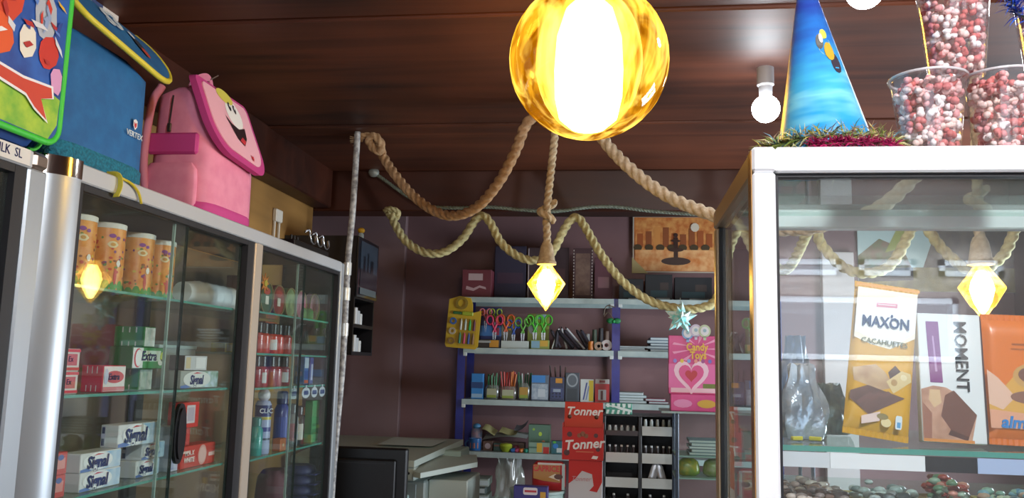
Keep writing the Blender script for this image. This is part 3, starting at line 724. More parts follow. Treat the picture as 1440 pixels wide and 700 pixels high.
front(mb, [(-.128, .022), (.105, .018), (.126, .05), (.128, .10), (.06, .115), (-.128, .09)], yy, M('#a9c93a', .5, col2='#6fae35', scale=30))
for poly, c in (([(-.13, .33), (-.06, .40), (-.02, .36), (-.07, .29), (-.13, .27)], '#c93a2c'), ([(-.02, .40), (.05, .40), (.06, .35), (.01, .31), (-.03, .34)], '#b8bec8'),
                ([(.05, .36), (.10, .38), (.115, .33), (.08, .29), (.05, .31)], '#d6dae0'), ([(-.06, .30), (-.01, .31), (.015, .24), (-.03, .18), (-.07, .22)], '#d0452f'),
                ([(-.03, .29), (.02, .31), (.03, .27), (-.01, .25)], '#e0b52e'), ([(.04, .29), (.09, .285), (.10, .22), (.06, .19), (.035, .23)], '#aeb6c2'),
                ([(.06, .20), (.10, .215), (.115, .17), (.08, .14), (.055, .16)], '#c63329'), ([(-.12, .26), (-.07, .24), (-.08, .18), (-.128, .17)], '#dfe3e8'),
                ([(-.07, .21), (-.02, .20), (-.005, .15), (-.05, .125), (-.08, .15)], '#e05a2c'), ([(0, .20), (.04, .215), (.05, .16), (.01, .14)], '#e6e2d4'),
                ([(.09, .15), (.125, .16), (.125, .105), (.10, .11)], '#d59ac6'), ([(.0, .39), (.03, .40), (.035, .375), (.005, .37)], '#e8b93a'), ([(.065, .345), (.095, .35), (.092, .33), (.068, .325)], '#e3a92c')):
    sm = []
    for i in range(len(poly)):                                           # soften the corners
        a, b = V(poly[i]), V(poly[(i + 1) % len(poly)])
        sm += [tuple(a * .75 + b * .25), tuple(a * .25 + b * .75)]
    yy -= .0002; front(mb, sm, yy, M(c, .5))
for k in range(60):                                                      # busy background of small printed shards
    cx, cz = rr.uniform(-.11, .11), rr.uniform(.15, .385); a = rr.uniform(0, 6.28); L = rr.uniform(.008, .024); W = rr.uniform(.003, .009)
    ca, sa = math.cos(a), math.sin(a); front(mb, [(cx + ca * u - sa * v, cz + sa * u + ca * v) for u, v in ((-L, 0), (-L * .3, -W), (L, -W * .3), (L * .4, W))], yy - .0004 - .00002 * k, M(rr.choice(['#c93a2c', '#d6dae0', '#8fa3c8', '#e0b52e', '#23408f', '#b02c2c', '#eceff2', '#5f86d0', '#6a2f6a']), .5))
yy -= .0018
for k, (c, g) in enumerate((('#e8eaee', .0), ('#c8402c', .005))):        # jagged logo-like band without letters
    front(mb, [(-.13 + g, .135 - g), (-.06, .118 - g), (.02, .112 - g), (.10 - g, .118 - g), (.105 - g, .095), (.07, .085), (.095 - g, .045 + g), (.055, .06 + g), (.03, .078 + g), (-.03, .085 + g), (-.13 + g, .098 + g)], yy - .0003 * (k + 1), M(c, .5))
tag(mb.build('printed_pattern', panel, 0), 'bright printed shapes in red, silver and blue')

# yellow strap over the rail, hung toy card
sp = P(172, 262, 'X', XG + .004)
mb = MB(); mb.sweep(spline([(XG - .02, sp.y - .02, ZT + .003), (XG + .002, sp.y - .015, ZT + .002), (XG + .004, sp.y - .01, ZT - .02), (XG + .004, sp.y - .02, ZT - .046)], 6), lambda k, f: [(-.001, -.008), (.001, -.008), (.001, .008), (-.001, .008)], M('#c9b93c', .6))
mb.tube(spline([(XG + .003, sp.y - .005, ZT - .001), (XG + .006, sp.y + .03, ZT - .006), (XG + .006, sp.y + .06, ZT - .02), (XG + .006, sp.y + .075, ZT - .042)], 8), .003, 6, M('#d2bd30', .6))
tag(mb.build('ribbon', None, 60), 'yellow ribbon draped over the cabinet rail below the blue backpack', 'ribbon')
tp = P(148, 6, 'X', -1.42)
carton('toy_card', 'small white and red toy card on the wall above the blue backpack', 'toy', .13, .15, .02, (-1.409, tp.y - .03, tp.z - .07), R90, M('#d8d4d0', .6), [('F', rect(-.06, .01, -.01, .14), M('#3b4c7a', .6)), ('F', rect(-.01, .05, .03, .14), M('#c9912e', .6)), ('F', rect(.035, .105, .06, .14), M('#bb2f35', .6))])

# ================================================================== goods in the first bay
can_lab = ['orange snack can nearest the silver corner post', 'widest looking orange snack can on the top glass shelf', 'orange snack can in the middle of the row of cans', 'last orange snack can toward the white cups']
CANM = M('#e08a35', .4, col2='#eda95a', scale=45)
for i, (px, X) in enumerate(((100, -1.20), (144, -1.20), (188, -1.215), (221, -1.225))):
    c = P(px, 405, 'X', X); t = thing('snack_can', can_lab[i], 'can', (c.x, c.y, SH1[0] + .0005), 0, 'orange snack cans'); r, h = .041 - .002 * (i == 3), .150
    MB().lathe([(.001, 0), (r, 0), (r, h)], 24, CANM).build('can_body', t)
    MB().lathe([(r + .001, h - .004), (r + .001, h + .008), (r - .004, h + .010), (.001, h + .008)], 24, M('#dfe0de', .5)).build('lid', t)
    mb = MB(); rr = random.Random(i)
    def wrap(a, z, da, dz, mt, e=.0006, n=5):
        vs = []
        for k in range(n + 1):
            q = a - da + 2 * da * k / n; f = math.sqrt(max(.02, 1 - (2 * k / n - 1) ** 2)) if dz < .02 else 1
            vs += [((r + e) * math.cos(q), (r + e) * math.sin(q), z - dz * f), ((r + e) * math.cos(q), (r + e) * math.sin(q), z + dz * f)]
        mb.add(vs, [(2 * k, 2 * k + 2, 2 * k + 3, 2 * k + 1) for k in range(n)], mt)
    f0 = math.atan2(-c.y, -c.x)                                           # side that faces the shop
    mb_cols = ['#6b8a3a', '#8a4a2a', '#d9c84a', '#7a3f7a', '#c9452e']
    for k in range(46): wrap(f0 + rr.uniform(-1.6, 1.6), rr.uniform(.03, .125), rr.uniform(.05, .12), rr.uniform(.002, .004), M(rr.choice(mb_cols), .5), .0005)
    for k in range(14): wrap(-PI + k * .45, .012, .23, .010 + .004 * (k % 2), M('#4f9a45', .5), .0004)
    wrap(f0 + .30, .128, .20, .005, M('#8a3f9a', .5), .0010); wrap(f0 + .62, .124, .12, .004, M('#8a3f9a', .5), .0010); wrap(f0 + .35, .108, .30, .008, M('#e7d9b0', .5), .0010); wrap(f0 + .35, .108, .15, .004, M('#cf9a4a', .5), .0014)
    wrap(f0 + .75, .065, .13, .008, M('#ece9e2', .5), .0012); wrap(f0 + .6, .035, .10, .0195, M('#c6453a', .5), .001)
    tag(mb.build('printed_label', t, 0), kind='stuff')
# nested white plastic cups lying on their side
c = P(300, 412, 'X', -1.26); t = thing('cup_stack', 'stack of nested white plastic cups lying on its side', 'cups', (-1.26, c.y - .02, SH1[0] + .042), 0)
CUPW = M('#e3e7ea', .4)
for k in range(6):
    y = -.17 + k * .052; mb = MB()
    mb.cyl((0, y, 0), (0, y + .085, 0), .030, .040, 20, CUPW if k < 5 else glass('clear_cup', (.8, .84, .87, 1), .08, .5, 3, .1, mix=(.25, (.7, .75, .8, 1))), False)
    mb.cyl((0, y + .083, 0), (0, y + .087, 0), .0415, .0415, 20, CUPW, False); mb.cyl((0, y, 0), (0, y + .001, 0), .030, .030, 20, CUPW); mb.build('cup', t)

REDX = M('#cf2b3c', .4); GRN = M('#2f8f4a', .4, col2='#247a3e', scale=30)
def lp(name, label, cat, w, h, d, X, Ya, z, mat, prints=(), texts=(), group=None, tw=0):
    return carton(name, label, cat, w, h, d, (X - d / 2, Ya + w / 2, z + .0004), R90 + tw, mat, prints, texts, group)
m1 = SH1[1]
# red boxes: two stacked behind the post, one beside
for k, z in enumerate((m1, m1 + .0475)):
    lp('chewing_gum_box', ('lower' if k == 0 else 'upper') + ' of two red and white boxes stacked by the silver post', 'box', .10, .047, .05, -1.145, 1.60, z, M('#d8d4d2', .45), [('F', rect(-.05, .002, .05, .008), REDX), ('F', rect(-.05, .040, .05, .046), REDX), ('F', rect(.0, .012, .04, .036), M('#c65a66', .5))], [('Ex', .016, .018, .025, NAVY, {'bold': .01})], 'red gum boxes')
def gum(label, w, h, d, X, Ya, z, mat, face2, text=None, grp=None, ticks=True, tw=0):
    pr = [('F', rect(-w / 2 + .002, .002, w / 2 - .002, h - .002), face2)]
    if ticks:
        for q in range(3): pr += [('L', rect(-d * .25 + q * d * .22, h * .70, -d * .21 + q * d * .22, h * .96), M('#d9ded6', .5)), ('L', rect(-d * .25 + q * d * .22, h * .04, -d * .21 + q * d * .22, h * .26), M('#d9ded6', .5))]
    return lp('chewing_gum_box', label, 'box', w, h, d, X, Ya, z, mat, pr, text or (), grp, tw)
t = gum('red and white box standing alone on the middle shelf', .088, .060, .052, -1.150, 1.795, m1, REDX, M('#e3dfde', .45), [('Extra', .020, -.005, .034, NAVY, {'bold': .02, 'shear': .15})], 'red gum boxes')
mb = MB(); front(mb, disc(.0, .034, .036, .014, 18), -.0275, M('#c94a55', .45)); front(mb, rect(-.042, .003, .042, .012), -.0275, M('#cf7a80', .45)); front(mb, disc(-.033, .035, .008, .018, 14), -.0278, M('#b8c4dd', .5)); mb.build('printed_label', t, 0)
t = gum('bottom green box of the stack on the middle shelf', .060, .052, .085, -1.165, 1.965, m1, GRN, M('#8fa89c', .45, col2='#c7d0cc', scale=60), None, 'green gum boxes')
t = gum('middle green box lettered Extra in the stack on the middle shelf', .150, .052, .060, -1.150, 1.905, m1 + .0525, M('#1f6e38', .4), M('#2f8a48', .4), [('Extra', .032, -.005, .030, NAVY, {'bold': .025, 'shear': .2})], 'green gum boxes', False)
mb = MB(); front(mb, rect(-.074, .002, -.030, .050), -.0309, M('#dfe5e2', .45)); front(mb, [(-.03, .018), (.045, .018), (.05, .044), (-.02, .044)], -.0309, M('#cfe0d4', .45)); front(mb, disc(-.052, .026, .017, .023, 18), -.0312, M('#c9392f', .45)); front(mb, disc(-.049, .026, .014, .020, 18), -.0315, M('#e8ecea', .45))
front(mb, disc(.058, .03, .012, .012, 10), -.0312, M('#b9c94a', .5)); front(mb, disc(.05, .016, .012, .008, 10), -.0312, M('#d8ded0', .5)); mb.build('printed_label', t, 0)
t = gum('top green box of the stack on the middle shelf', .050, .050, .080, -1.165, 1.975, m1 + .105, GRN, M('#a7b5ae', .45, col2='#d5d9d6', scale=60), None, 'green gum boxes')
for nm in ():
    pass
# grey toothpaste box, little tilted box, translucent tub
SIGW = M('#dcdfe2', .4); SIGB = M('#7fb4d6', .4); SIGD = M('#1f2f66', .9)
def signal(label, w, h, d, X, Ya, z, base=SIGW, oval='#eef1f4', tint='#8fbbe0', grp='toothpaste boxes', end=True, sz=.036, tx=-.35, oval_r=.36):
    pr = [('F', rect(.0, .002, w / 2 - .001, h - .002), M(tint, .4, col2='#c9dcec', scale=35)), ('F', [(-w / 2 + .001, .001), (-w / 2 + .03, .001), (.03, h * .28), (.03, h * .40), (-w / 2 + .001, h * .16)], M('#5f7fc0', .4)), ('F', disc(w * (-.08), h * .52, w * oval_r, h * .47, 24), M(oval, .4)), ('F', [(-w * .20, h * .82), (-w * .10, h * .92), (.01, h * .86), (-w * .09, h * .84)], M('#c8363c', .4))]
    if end: pr += [('L', rect(d * .22, h * .08, d * .42, h * .94), M('#c9c9dd', .5)), ('L', rect(d * .24, h * .62, d * .40, h * .90), SIGD), ('L', rect(d * .24, h * .10, d * .40, h * .40), SIGD)]
    return lp('toothpaste_box', label, 'toothpaste', w, h, d, X, Ya, z, base, pr, [('Signal', sz, -w * .10, h * .46, SIGD, {'bold': .03, 'shear': .12, 'sx': .95})], grp)
signal('grey and green Signal toothpaste box lying on the middle shelf', .21, .047, .05, -1.15, 2.138, m1, M('#9fa6a2', .45), '#dfe3e2', '#7fa58a', end=False, sz=.034)
carton('small_box', 'small dark box with silver front tilted on the grey toothpaste box', 'box', .07, .040, .075, (-1.185, 2.235, m1 + .0482), R90 - .5, M('#4d4038', .5), [('F', rect(-.034, .001, .034, .039), M('#b9bcc0', .35)), ('F', rect(-.03, .005, -.016, .035), M('#c9b68a', .4)), ('F', rect(.0, .005, .03, .035), M('#d8dade', .4))])
t = thing('plastic_tub', 'pale translucent plastic tub behind the grey toothpaste box', 'container', (-1.29, 2.26, m1 + .0004))
mb = MB(); tb = glass('frost_tub', (.75, .82, .82, 1), .05, .3, 3, .3, mix=(.45, (.55, .62, .62, 1)))
for b in ((-.06, -.10, 0, .06, .10, .002), (-.06, -.10, .002, -.058, .10, .105), (.058, -.10, .002, .06, .10, .105), (-.058, -.10, .002, .058, -.098, .105), (-.058, .098, .002, .058, .10, .105)): mb.box(*b, tb)
mb.build('tub', t, 0); MB().cbox(-.063, -.103, .105, .063, .103, .115, .002, M('#9fb0b0', .4)).build('lid', t)
# lower shelf
l1 = SH1[2]
B1 = signal('lower Signal toothpaste box of the left stack on the lower shelf', .15, .0405, .05, -1.15, 1.745, l1)
B2 = signal('upper Signal toothpaste box of the left stack on the lower shelf', .15, .0405, .05, -1.15, 1.742, l1 + .041)
C1 = signal('bottom white Signal box under the long slanted one, right stack', .105, .0405, .055, -1.165, 1.985, l1, tx=0, sz=.028)
C2 = signal('white Signal box directly under the topmost toothpaste box, right stack', .105, .0405, .055, -1.162, 2.0, l1 + .041, sz=.028)
A1 = signal('topmost long Signal toothpaste box bridging the two stacks', .175, .052, .044, -1.150, 1.875, l1 + .0822, sz=.044, oval_r=.33)
for k in range(2):
    lp('toothpaste_box', ('lower' if k == 0 else 'upper') + ' red box beside the silver post on the lower shelf', 'toothpaste', .085, .046, .05, -1.150, 1.612, l1 + .0465 * k, M('#c7332b', .4), [('F', rect(.0, .012, .035, .034), M('#d98a84', .4)), ('F', disc(.02, .035, .010, .006, 10), M('#3a4f9a', .4))], (), 'red toothpaste boxes')
lp('toothpaste_box', 'white and lilac carton standing behind the black door handle', 'toothpaste', .045, .115, .06, -1.152, 2.116, l1, M('#c8cbe0', .45), [('F', rect(-.02, .005, .02, .06), M('#8f97c9', .4, col2='#cfd3e6', scale=40)), ('F', rect(-.012, .03, .004, .05), SIGD)])
mw = lp('toothpaste_box', 'long red MAX WHITE toothpaste box on the lower shelf', 'toothpaste', .190, .058, .05, -1.150, 2.172, l1, M('#c43a2c', .4), [('F', disc(.02, .029, .024, .027, 20), M('#d9a8a0', .4)), ('F', disc(.02, .029, .018, .021, 20), M('#e0bdb6', .4)), ('F', rect(.055, .022, .09, .032), M('#e3c3bc', .4)), ('F', rect(-.092, .040, -.05, .046), M('#e3c3bc', .4))], [('M A X\nWHITE', .018, -.055, .030, M('#efe3df', .5), {'bold': .02, 'shear': .1})], 'red toothpaste boxes')
lp('toothpaste_box', 'small red carton with pale window on the MAX WHITE box', 'toothpaste', .055, .046, .045, -1.16, 2.176, l1 + .0585, M('#a92f2d', .4), [('F', rect(-.025, .004, -.004, .042), M('#d6c7cf', .4)), ('F', rect(.004, .004, .02, .042), M('#c0403a', .4))], (), 'red toothpaste boxes')
lp('toothpaste_box', 'red upright carton with white label, top of its stack', 'toothpaste', .085, .068, .045, -1.162, 2.19, l1 + .105, M('#cf3028', .35), [('F', rect(-.026, .012, .02, .060), M('#d3cfd6', .4)), ('F', rect(-.02, .018, .014, .054), M('#b9b4c4', .4))], (), 'red toothpaste boxes')
mb = MB(); soft(mb, .10, .07, .12, PLAST, 3, 20, 8, 0, .2, .05, .02); o = mb.build('plastic_bag', None, 60)
tag(put(o, (-1.30, 2.28, l1 + .0008)), 'clear plastic bag of orange sweets behind the red cartons', 'bag')
mb = MB(); soft(mb, .085, .055, .075, M('#b5652f', .6, col2='#8f4a22', scale=40), 3, 20, 6, .004, .15, .05, .015); x_ = mb.build('sweets', o, 60)
# items on the cabinet floor below
mb = MB(); soft(mb, .12, .16, .10, M('#4a5a64', .5, col2='#7d8a90', scale=20), 3, 24, 8, 0, .2, .1, .03); tag(put(mb.build('plastic_bag', None, 60), (-1.24, 2.22, ZB + .0208)), 'crumpled dark plastic bag on the cabinet floor', 'bag')
carton('storage_box', 'grey storage box on the cabinet floor under the toothpaste', 'box', .26, .15, .16, (-1.25, 1.93, ZB + .0208), R90, M('#7d8279', .5))

# ================================================================== goods in the second bay
s0, s1, s2, s3 = SH2
disc_cols = [('#3f5a42', '#d9d4c8', 'round green tin leaning by the mullion under an orange flower'), ('#8a3328', '#d9d4c8', 'round red tin with white label in the row of tins'), ('#5f6f4a', '#8a9a6a', 'round olive tin in the middle of the row of tins'), ('#a8506a', '#c98a9a', 'round pink tin fourth in the row of tins'), ('#8f5a62', '#b98a92', 'round dusky pink tin last in the row of tins')]
for i, (px, (c1, c2, lb)) in enumerate(zip((371, 388, 405, 420, 439), disc_cols)):
    p = P(px, 418, 'X', -1.20); r = .054
    t = thing('round_tin', lb, 'tin', (-1.20, p.y, s0 + .001), R90, 'round tins on the top shelf')
    T = Matrix(((1, 0, 0, 0), (0, 0, -1, 0), (0, 1, 0, r), (0, 0, 0, 1)))
    mb = MB(); mb.T = T; mb.lathe([(.001, -.012), (r, -.012), (r, .010), (.001, .010)], 28, M(c1, .35, col2=c2 if i > 1 else None, scale=30)); mb.build('tin_body', t)
    mb = MB(); mb.T = T; mb.lathe([(r - .004, .010), (r - .003, .014), (r + .0005, .014), (r + .0008, .009), (r - .002, .008)], 28, M('#b5a074', .3, .6)); mb.build('rim', t)
    mb = MB(); front(mb, rect(-.010, r - .02, .016, r + .008), -.0113, M(c2, .5)); front(mb, disc(.0, r + .024, .026, .012, 14), -.0112, M('#b4463c' if i < 2 else c2, .5)); mb.build('label', t, 0)
p = P(372, 398, 'X', -1.165); mb = MB(); mb.T = Matrix(((1, 0, 0, 0), (0, 0, -1, 0), (0, 1, 0, 0), (0, 0, 0, 1)))
star = [((.034 if k % 2 == 0 else .015) * math.cos(PI * k / 8), (.034 if k % 2 == 0 else .015) * math.sin(PI * k / 8)) for k in range(16)]
t = thing('paper_flower', 'orange paper flower stuck in front of the first round tin', 'flower', (-1.165, p.y, p.z), R90)
mb.prism(star, 0, .003, M('#d07a2a', .6)); mb.build('petals', t, 0); mb = MB(); mb.T = Matrix(((1, 0, 0, 0), (0, 0, -1, 0), (0, 1, 0, 0), (0, 0, 0, 1))); mb.prism(disc(0, 0, .011, .011, 12), .003, .006, M('#c9b03a', .6)); mb.build('centre', t, 0)
MB_ = MB(); MB_.cyl((0, 0.002, -.001), (0, .012, -(p.z - s0) + .001), .0015, .0015, 6, M('#4f6a3a', .6)); MB_.build('stem', t)
carton('carton', 'pink and white carton standing behind the round tins', 'box', .20, .135, .05, (-1.33, 2.88, s0 + .0005), R90, M('#9a6f74', .5), [('F', rect(.0, .10, .098, .133), M('#c6cbc9', .5)), ('F', disc(.03, .115, .012, .008, 10), M('#5b6f86', .5))])
for k in range(3):
    mb = MB(); soft(mb, .05, .04, .05, M('#3f6a3c', .7, col2='#5d8a4a', scale=40), 3, 14, 6, 0, .2, .1, .01); tag(put(mb.build('green_sachet', None, 60), (-1.20 - .03 * (k % 2), 3.075 + k * .036, s0 + .0006), .2 * k), ('nearest', 'middle', 'farthest')[k] + ' of three small green sachets on the top shelf', 'sachet', 'green sachets')
# shelf two and three: rows of small bottles with black caps
def bottle(label, x, y, z, r, h, col, cap, group, lab=None, caph=.3, name='bottle', spot=True):
    t = thing(name, label, 'bottle', (x, y, z + .0005), 0, group); hb = h * (1 - caph)
    MB().lathe([(.001, 0), (r * .9, 0), (r, .004), (r, hb * .86), (r * .62, hb), (.001, hb)], 14, M(col, .3, coat=.3)).build('bottle_body', t)
    MB().lathe([(r * .66, hb * .985), (r * .74, hb), (r * .74, h * .97), (r * .6, h), (.001, h)], 14, M(cap, .3)).build('cap', t)
    if lab:
        mb = MB(); a0 = math.atan2(-y, -x); vs = []
        for k in range(7):
            q = a0 - .9 + 1.8 * k / 6; vs += [((r + .0007) * math.cos(q), (r + .0007) * math.sin(q), hb * .18), ((r + .0007) * math.cos(q), (r + .0007) * math.sin(q), hb * .70)]
        mb.add(vs, [(2 * k, 2 * k + 2, 2 * k + 3, 2 * k + 1) for k in range(6)], M(lab, .5)); mb.build('label', t, 0)
    return t
ORD = ('first', 'second', 'third', 'fourth', 'fifth', 'sixth', 'seventh', 'eighth')
for row, (z, cols) in enumerate(((s1, ['#4a3f44', '#1c1a1e', '#b5382e', '#c0402e', '#b8352d', '#c23c30', '#b03a32']), (s2, ['#9a3040', '#a23444', '#8c2c38', '#a83848', '#96303e', '#a03442', '#8a2a36']))):
    for i, c in enumerate(cols):
        y = 2.515 + i * .058
        bottle('%s small %s bottle with black cap from the mullion, %s row' % (ORD[i], 'dark' if i < 2 and row == 0 else 'red', 'upper' if row == 0 else 'lower'), -1.165 - .005 * (i % 2), y, z, .0235, .100, c, '#101014', 'small bottles with black caps', '#c9cdd2' if (i + row) % 3 == 1 else None, .34)
def tall(label, cat, px, X, z, w, h, d, col, prints=(), tw=0, grp=None):
    p = P(px, 520, 'X', X); p.y = min(p.y, 3.17 - w / 2); return carton('carton', label, cat, w, h, d, (X - d / 2, p.y, z + .0005), R90 + tw, M(col, .45), prints, (), grp)
OVW = M('#c9ced9', .45)
def oval_print(cx, cz, a=.026, b=.016): return [('F', disc(cx, cz, a, b, 16), OVW), ('F', rect(cx - a * .6, cz - b * .3, cx + a * .6, cz + b * .35), M('#39477f', .45))]
carton('carton', 'yellow topped carton lying above the small bottles', 'box', .12, .03, .05, (-1.30, 2.70, s1 + .0005), R90, M('#b59a3e', .5), [('F', rect(-.05, .004, .05, .026), M('#c9bca6', .5))])
carton('carton', 'orange carton with white oval on the second shelf', 'box', .105, .118, .03, (-1.30, 3.02, s1 + .0005), R90, M('#bf5a2c', .45), oval_print(.02, .085) + [('F', rect(-.05, .0, .0, .05), M('#9a4424', .5))])
tall('tall blue and white carton standing at the middle of the second bay', 'box', 431, -1.17, s2, .042, .102, .03, '#3f6fb0', [('F', rect(-.02, .06, .02, .098), M('#b8c6d8', .45)), ('F', rect(-.018, .02, .018, .05), M('#2b4f9a', .45)), ('F', rect(-.02, .004, .02, .016), M('#c65a2c', .45))] )
tall('dark carton with orange square beside the tall blue one', 'box', 440, -1.20, s2, .045, .102, .03, '#3a2a2c', [('F', rect(-.02, .01, .02, .05), M('#c2582a', .45)), ('F', rect(-.02, .085, .02, .097), M('#b03a30', .45))])
tall('slim violet blue carton with vertical lettering block', 'box', 447, -1.17, s2, .035, .100, .03, '#4a4f9a', [('F', rect(-.008, .015, .010, .075), M('#c0c4dc', .45))])
tall('dark green carton at the far end of the second shelf', 'box', 440, -1.25, s1, .10, .075, .03, '#2f4a34', [('F', rect(-.03, .03, .03, .06), M('#4f8a3c', .45))])
# shelf four
p = P(367, 600, 'X', -1.15)
t = thing('spray_can', 'white and blue CLIC spray can with round cap', 'spray can', (-1.165, p.y + .045, s3 + .0005), 0)
a0 = math.atan2(-(p.y), 1.165)
MB().lathe([(.001, 0), (.024, 0), (.026, .004), (.026, .158), (.02, .170), (.001, .170)], 18, M('#aab4d8', .35)).build('can_body', t)
MB().lathe([(.0262, .120), (.0264, .120), (.0264, .156), (.0262, .156)], 18, M('#2b2f6a', .4)).build('name_band', t)
MB().lathe([(.0265, .110), (.0267, .110), (.0267, .119), (.0265, .119)], 18, M('#c9b838', .4)).build('yellow_band', t)
MB().ell((0, 0, .188), .020, .020, .022, M('#d4d2dc', .4), 14, 8).build('cap', t)
txt('CLIC', .021, M('#dfe3ee', .5), t, (.0275 * math.cos(a0 + .35), .0275 * math.sin(a0 + .35), .138), (R90, 0, R90 + a0 + .35), bold=.02)
mb = MB()
for z, h_, c in ((.072, .014, '#3a3f86'), (.045, .006, '#3c405a')): mb.lathe([(.0264, z), (.0266, z), (.0266, z + h_), (.0264, z + h_)], 18, M(c, .4))
tag(mb.build('printed_bands', t), kind='stuff')
y0 = P(360, 600, 'X', -1.16).y
for lb, px, X, r, h, c, cp, lab in (('teal bottle beside the mullion on the bottom glass shelf', 358, -1.16, .022, .12, '#2f9a92', '#2a7f7a', None), ('tall deep blue bottle behind the CLIC can', 393, -1.19, .026, .195, '#2a3f96', '#26306a', '#3a53b0'), ('clear grey bottle with pink label', 407, -1.17, .026, .150, '#8a9096', '#5a5a60', '#b56a74'), ('brown bottle with white label on the bottom glass shelf', 417, -1.17, .024, .140, '#2f2624', '#3a2f2c', '#c9c4bb'),
                                   ('dark bottle with grey label at the far end', 446, -1.20, .024, .130, '#33302f', '#c9854a', '#9aa09c')):
    q = P(px, 600, 'X', X); bottle(lb, X, min(q.y + .012, 3.15), s3, r, h, c, cp, 'bottles on the bottom glass shelf', lab, .22)
q = P(393, 600, 'X', -1.15); carton('carton', 'small orange carton in front of the deep blue bottle', 'box', .05, .042, .028, (-1.147, q.y, s3 + .0005), R90, M('#c0672c', .5), [('F', disc(0, .02, .008, .006, 8), M('#d9b38a', .5))])
q = P(436, 600, 'X', -1.17); carton('carton', 'green carton on the bottom glass shelf', 'box', .07, .155, .03, (-1.165, q.y, s3 + .0005), R90, M('#4f9a5f', .5), [('F', rect(-.033, .06, .033, .07), M('#3a7a48', .5)), ('F', rect(-.033, .03, .033, .05), M('#3a7a48', .5))])
for k, px in enumerate((407, 424, 436, 447)):
    q = P(px, 545, 'X', -1.14); mb = MB(); mb.T = Matrix(((0, 0, 1, 0), (1, 0, 0, 0), (0, 1, 0, 0), (0, 0, 0, 1)))
    lbx = ('first', 'second', 'third', 'last')[k] + ' white oval tag hanging from the shelf in the second bay'
    t = thing('shelf_tag', lbx, 'tag', (-1.1235, q.y, s2 - .026), 0, group='oval shelf tags')
    mb.prism(disc(0, 0, .040 - .008 * (k > 1), .019, 18), 0, .0015, OVW); mb.build('tag_plate', t, 0)
    mb = MB(); mb.T = Matrix(((0, 0, 1, 0), (1, 0, 0, 0), (0, 1, 0, 0), (0, 0, 0, 1))); mb.prism(rrect(-.022, -.008, .022, .008, .006), .0015, .0022, M('#39477f', .45)); mb.build('printed_word', t, 0)
    MB().box(0, -.006, .018, .0015, .006, .0265, OVW).build('clip', t, 0)
# caps and folded cloth on the cabinet floor
zf = ZB + .0206
for k in range(4):
    q = P(425, 690, 'X', -1.2); mb = MB(); soft(mb, .13, .11, .036, M('#2b2f66', .6, col2='#23264f', scale=20), 2.4, 22, 6, 0, .12, .03, .012); mb.box(-.05, -.075, .004, .05, -.05, .008, M('#34397a', .6))
    tag(put(mb.build('folded_cap', None, 60), (-1.21, q.y, zf + .002 + k * .0365), R90), ('lowest', 'second', 'third', 'topmost')[k] + ' of the stacked dark blue caps on the cabinet floor', 'cap', 'stacked blue caps')
for k, (px, X, w_, d_, h_, c, lb) in enumerate(((388, -1.17, .12, .10, .05, '#2e4560', 'folded teal blue cloth bundle beside the mullion'), (385, -1.30, .16, .12, .13, '#6a3a46', 'maroon cloth bundle behind the teal one'), (408, -1.15, .07, .05, .06, '#2a2552', 'dark violet cloth bundle in front of the caps'), (372, -1.18, .07, .08, .045, '#5a6a52', 'grey green bundle nearest the mullion'))):
    q = P(px, 690, 'X', X); mb = MB(); soft(mb, w_, d_, h_, M(c, .75, col2=c, scale=20, bump=.3), 3, 22, 7, 0, .15, .04, .015); tag(put(mb.build('cloth_bundle', None, 60), (X, q.y, zf + .0006), R90), lb, 'cloth', 'cloth bundles')

# ================================================================== back of the shop
# black wall unit on the plywood wall
BK = M('#17161a', .35)
t = thing('wall_unit', 'black wall unit with glossy picture door and two small open cubbies', 'shelf', (-1.345, 3.81, 1.53))
ya, yb = 3.655, 3.965
for nm, b in (('back_board', (-1.518, ya, 1.53, -1.505, yb, 2.06)), ('side_panel', (-1.505, ya, 1.53, -1.18, ya + .012, 2.06)), ('side_panel', (-1.505, yb - .012, 1.53, -1.18, yb, 2.06)),
              ('shelf_board', (-1.505, ya + .012, 1.53, -1.18, yb - .012, 1.545)), ('shelf_board', (-1.505, ya + .012, 1.652, -1.18, yb - .012, 1.668)), ('shelf_board', (-1.505, ya + .012, 1.780, -1.18, yb - .012, 1.796)), ('top_board', (-1.505, ya + .012, 2.046, -1.18, yb - .012, 2.06))):
    part(t, nm, lambda m: m.box(*b, BK), 0)
dr = part(t, 'picture_door', lambda m: m.cbox(-1.18, ya, 1.786, -1.168, yb, 2.058, .003, M('#1d2128', .08, coat=1)), label='glossy dark door with a skyline picture')
def pic(m):
    x = -1.1672
    for poly, c in (([(.03, .05), (.29, .05), (.29, .255), (.03, .255)], '#39434f'), ([(.03, .05), (.29, .05), (.29, .12), (.03, .13)], '#2a2c33'), ([(.07, .12), (.10, .12), (.10, .19), (.07, .19)], '#20242b'), ([(.13, .12), (.15, .12), (.15, .21), (.13, .21)], '#23272e'), ([(.18, .12), (.22, .12), (.22, .18), (.18, .18)], '#1e2229'), ([(.03, .015), (.28, .015), (.28, .045), (.03, .045)], '#5f6b6e')):
        x += .0004; m.flat([(x, ya + u, 1.787 + v) for u, v in poly], M(c, .15))
o = MB(); o.T = Matrix.Translation(-t.location); pic(o); o.build('picture', dr, 0)
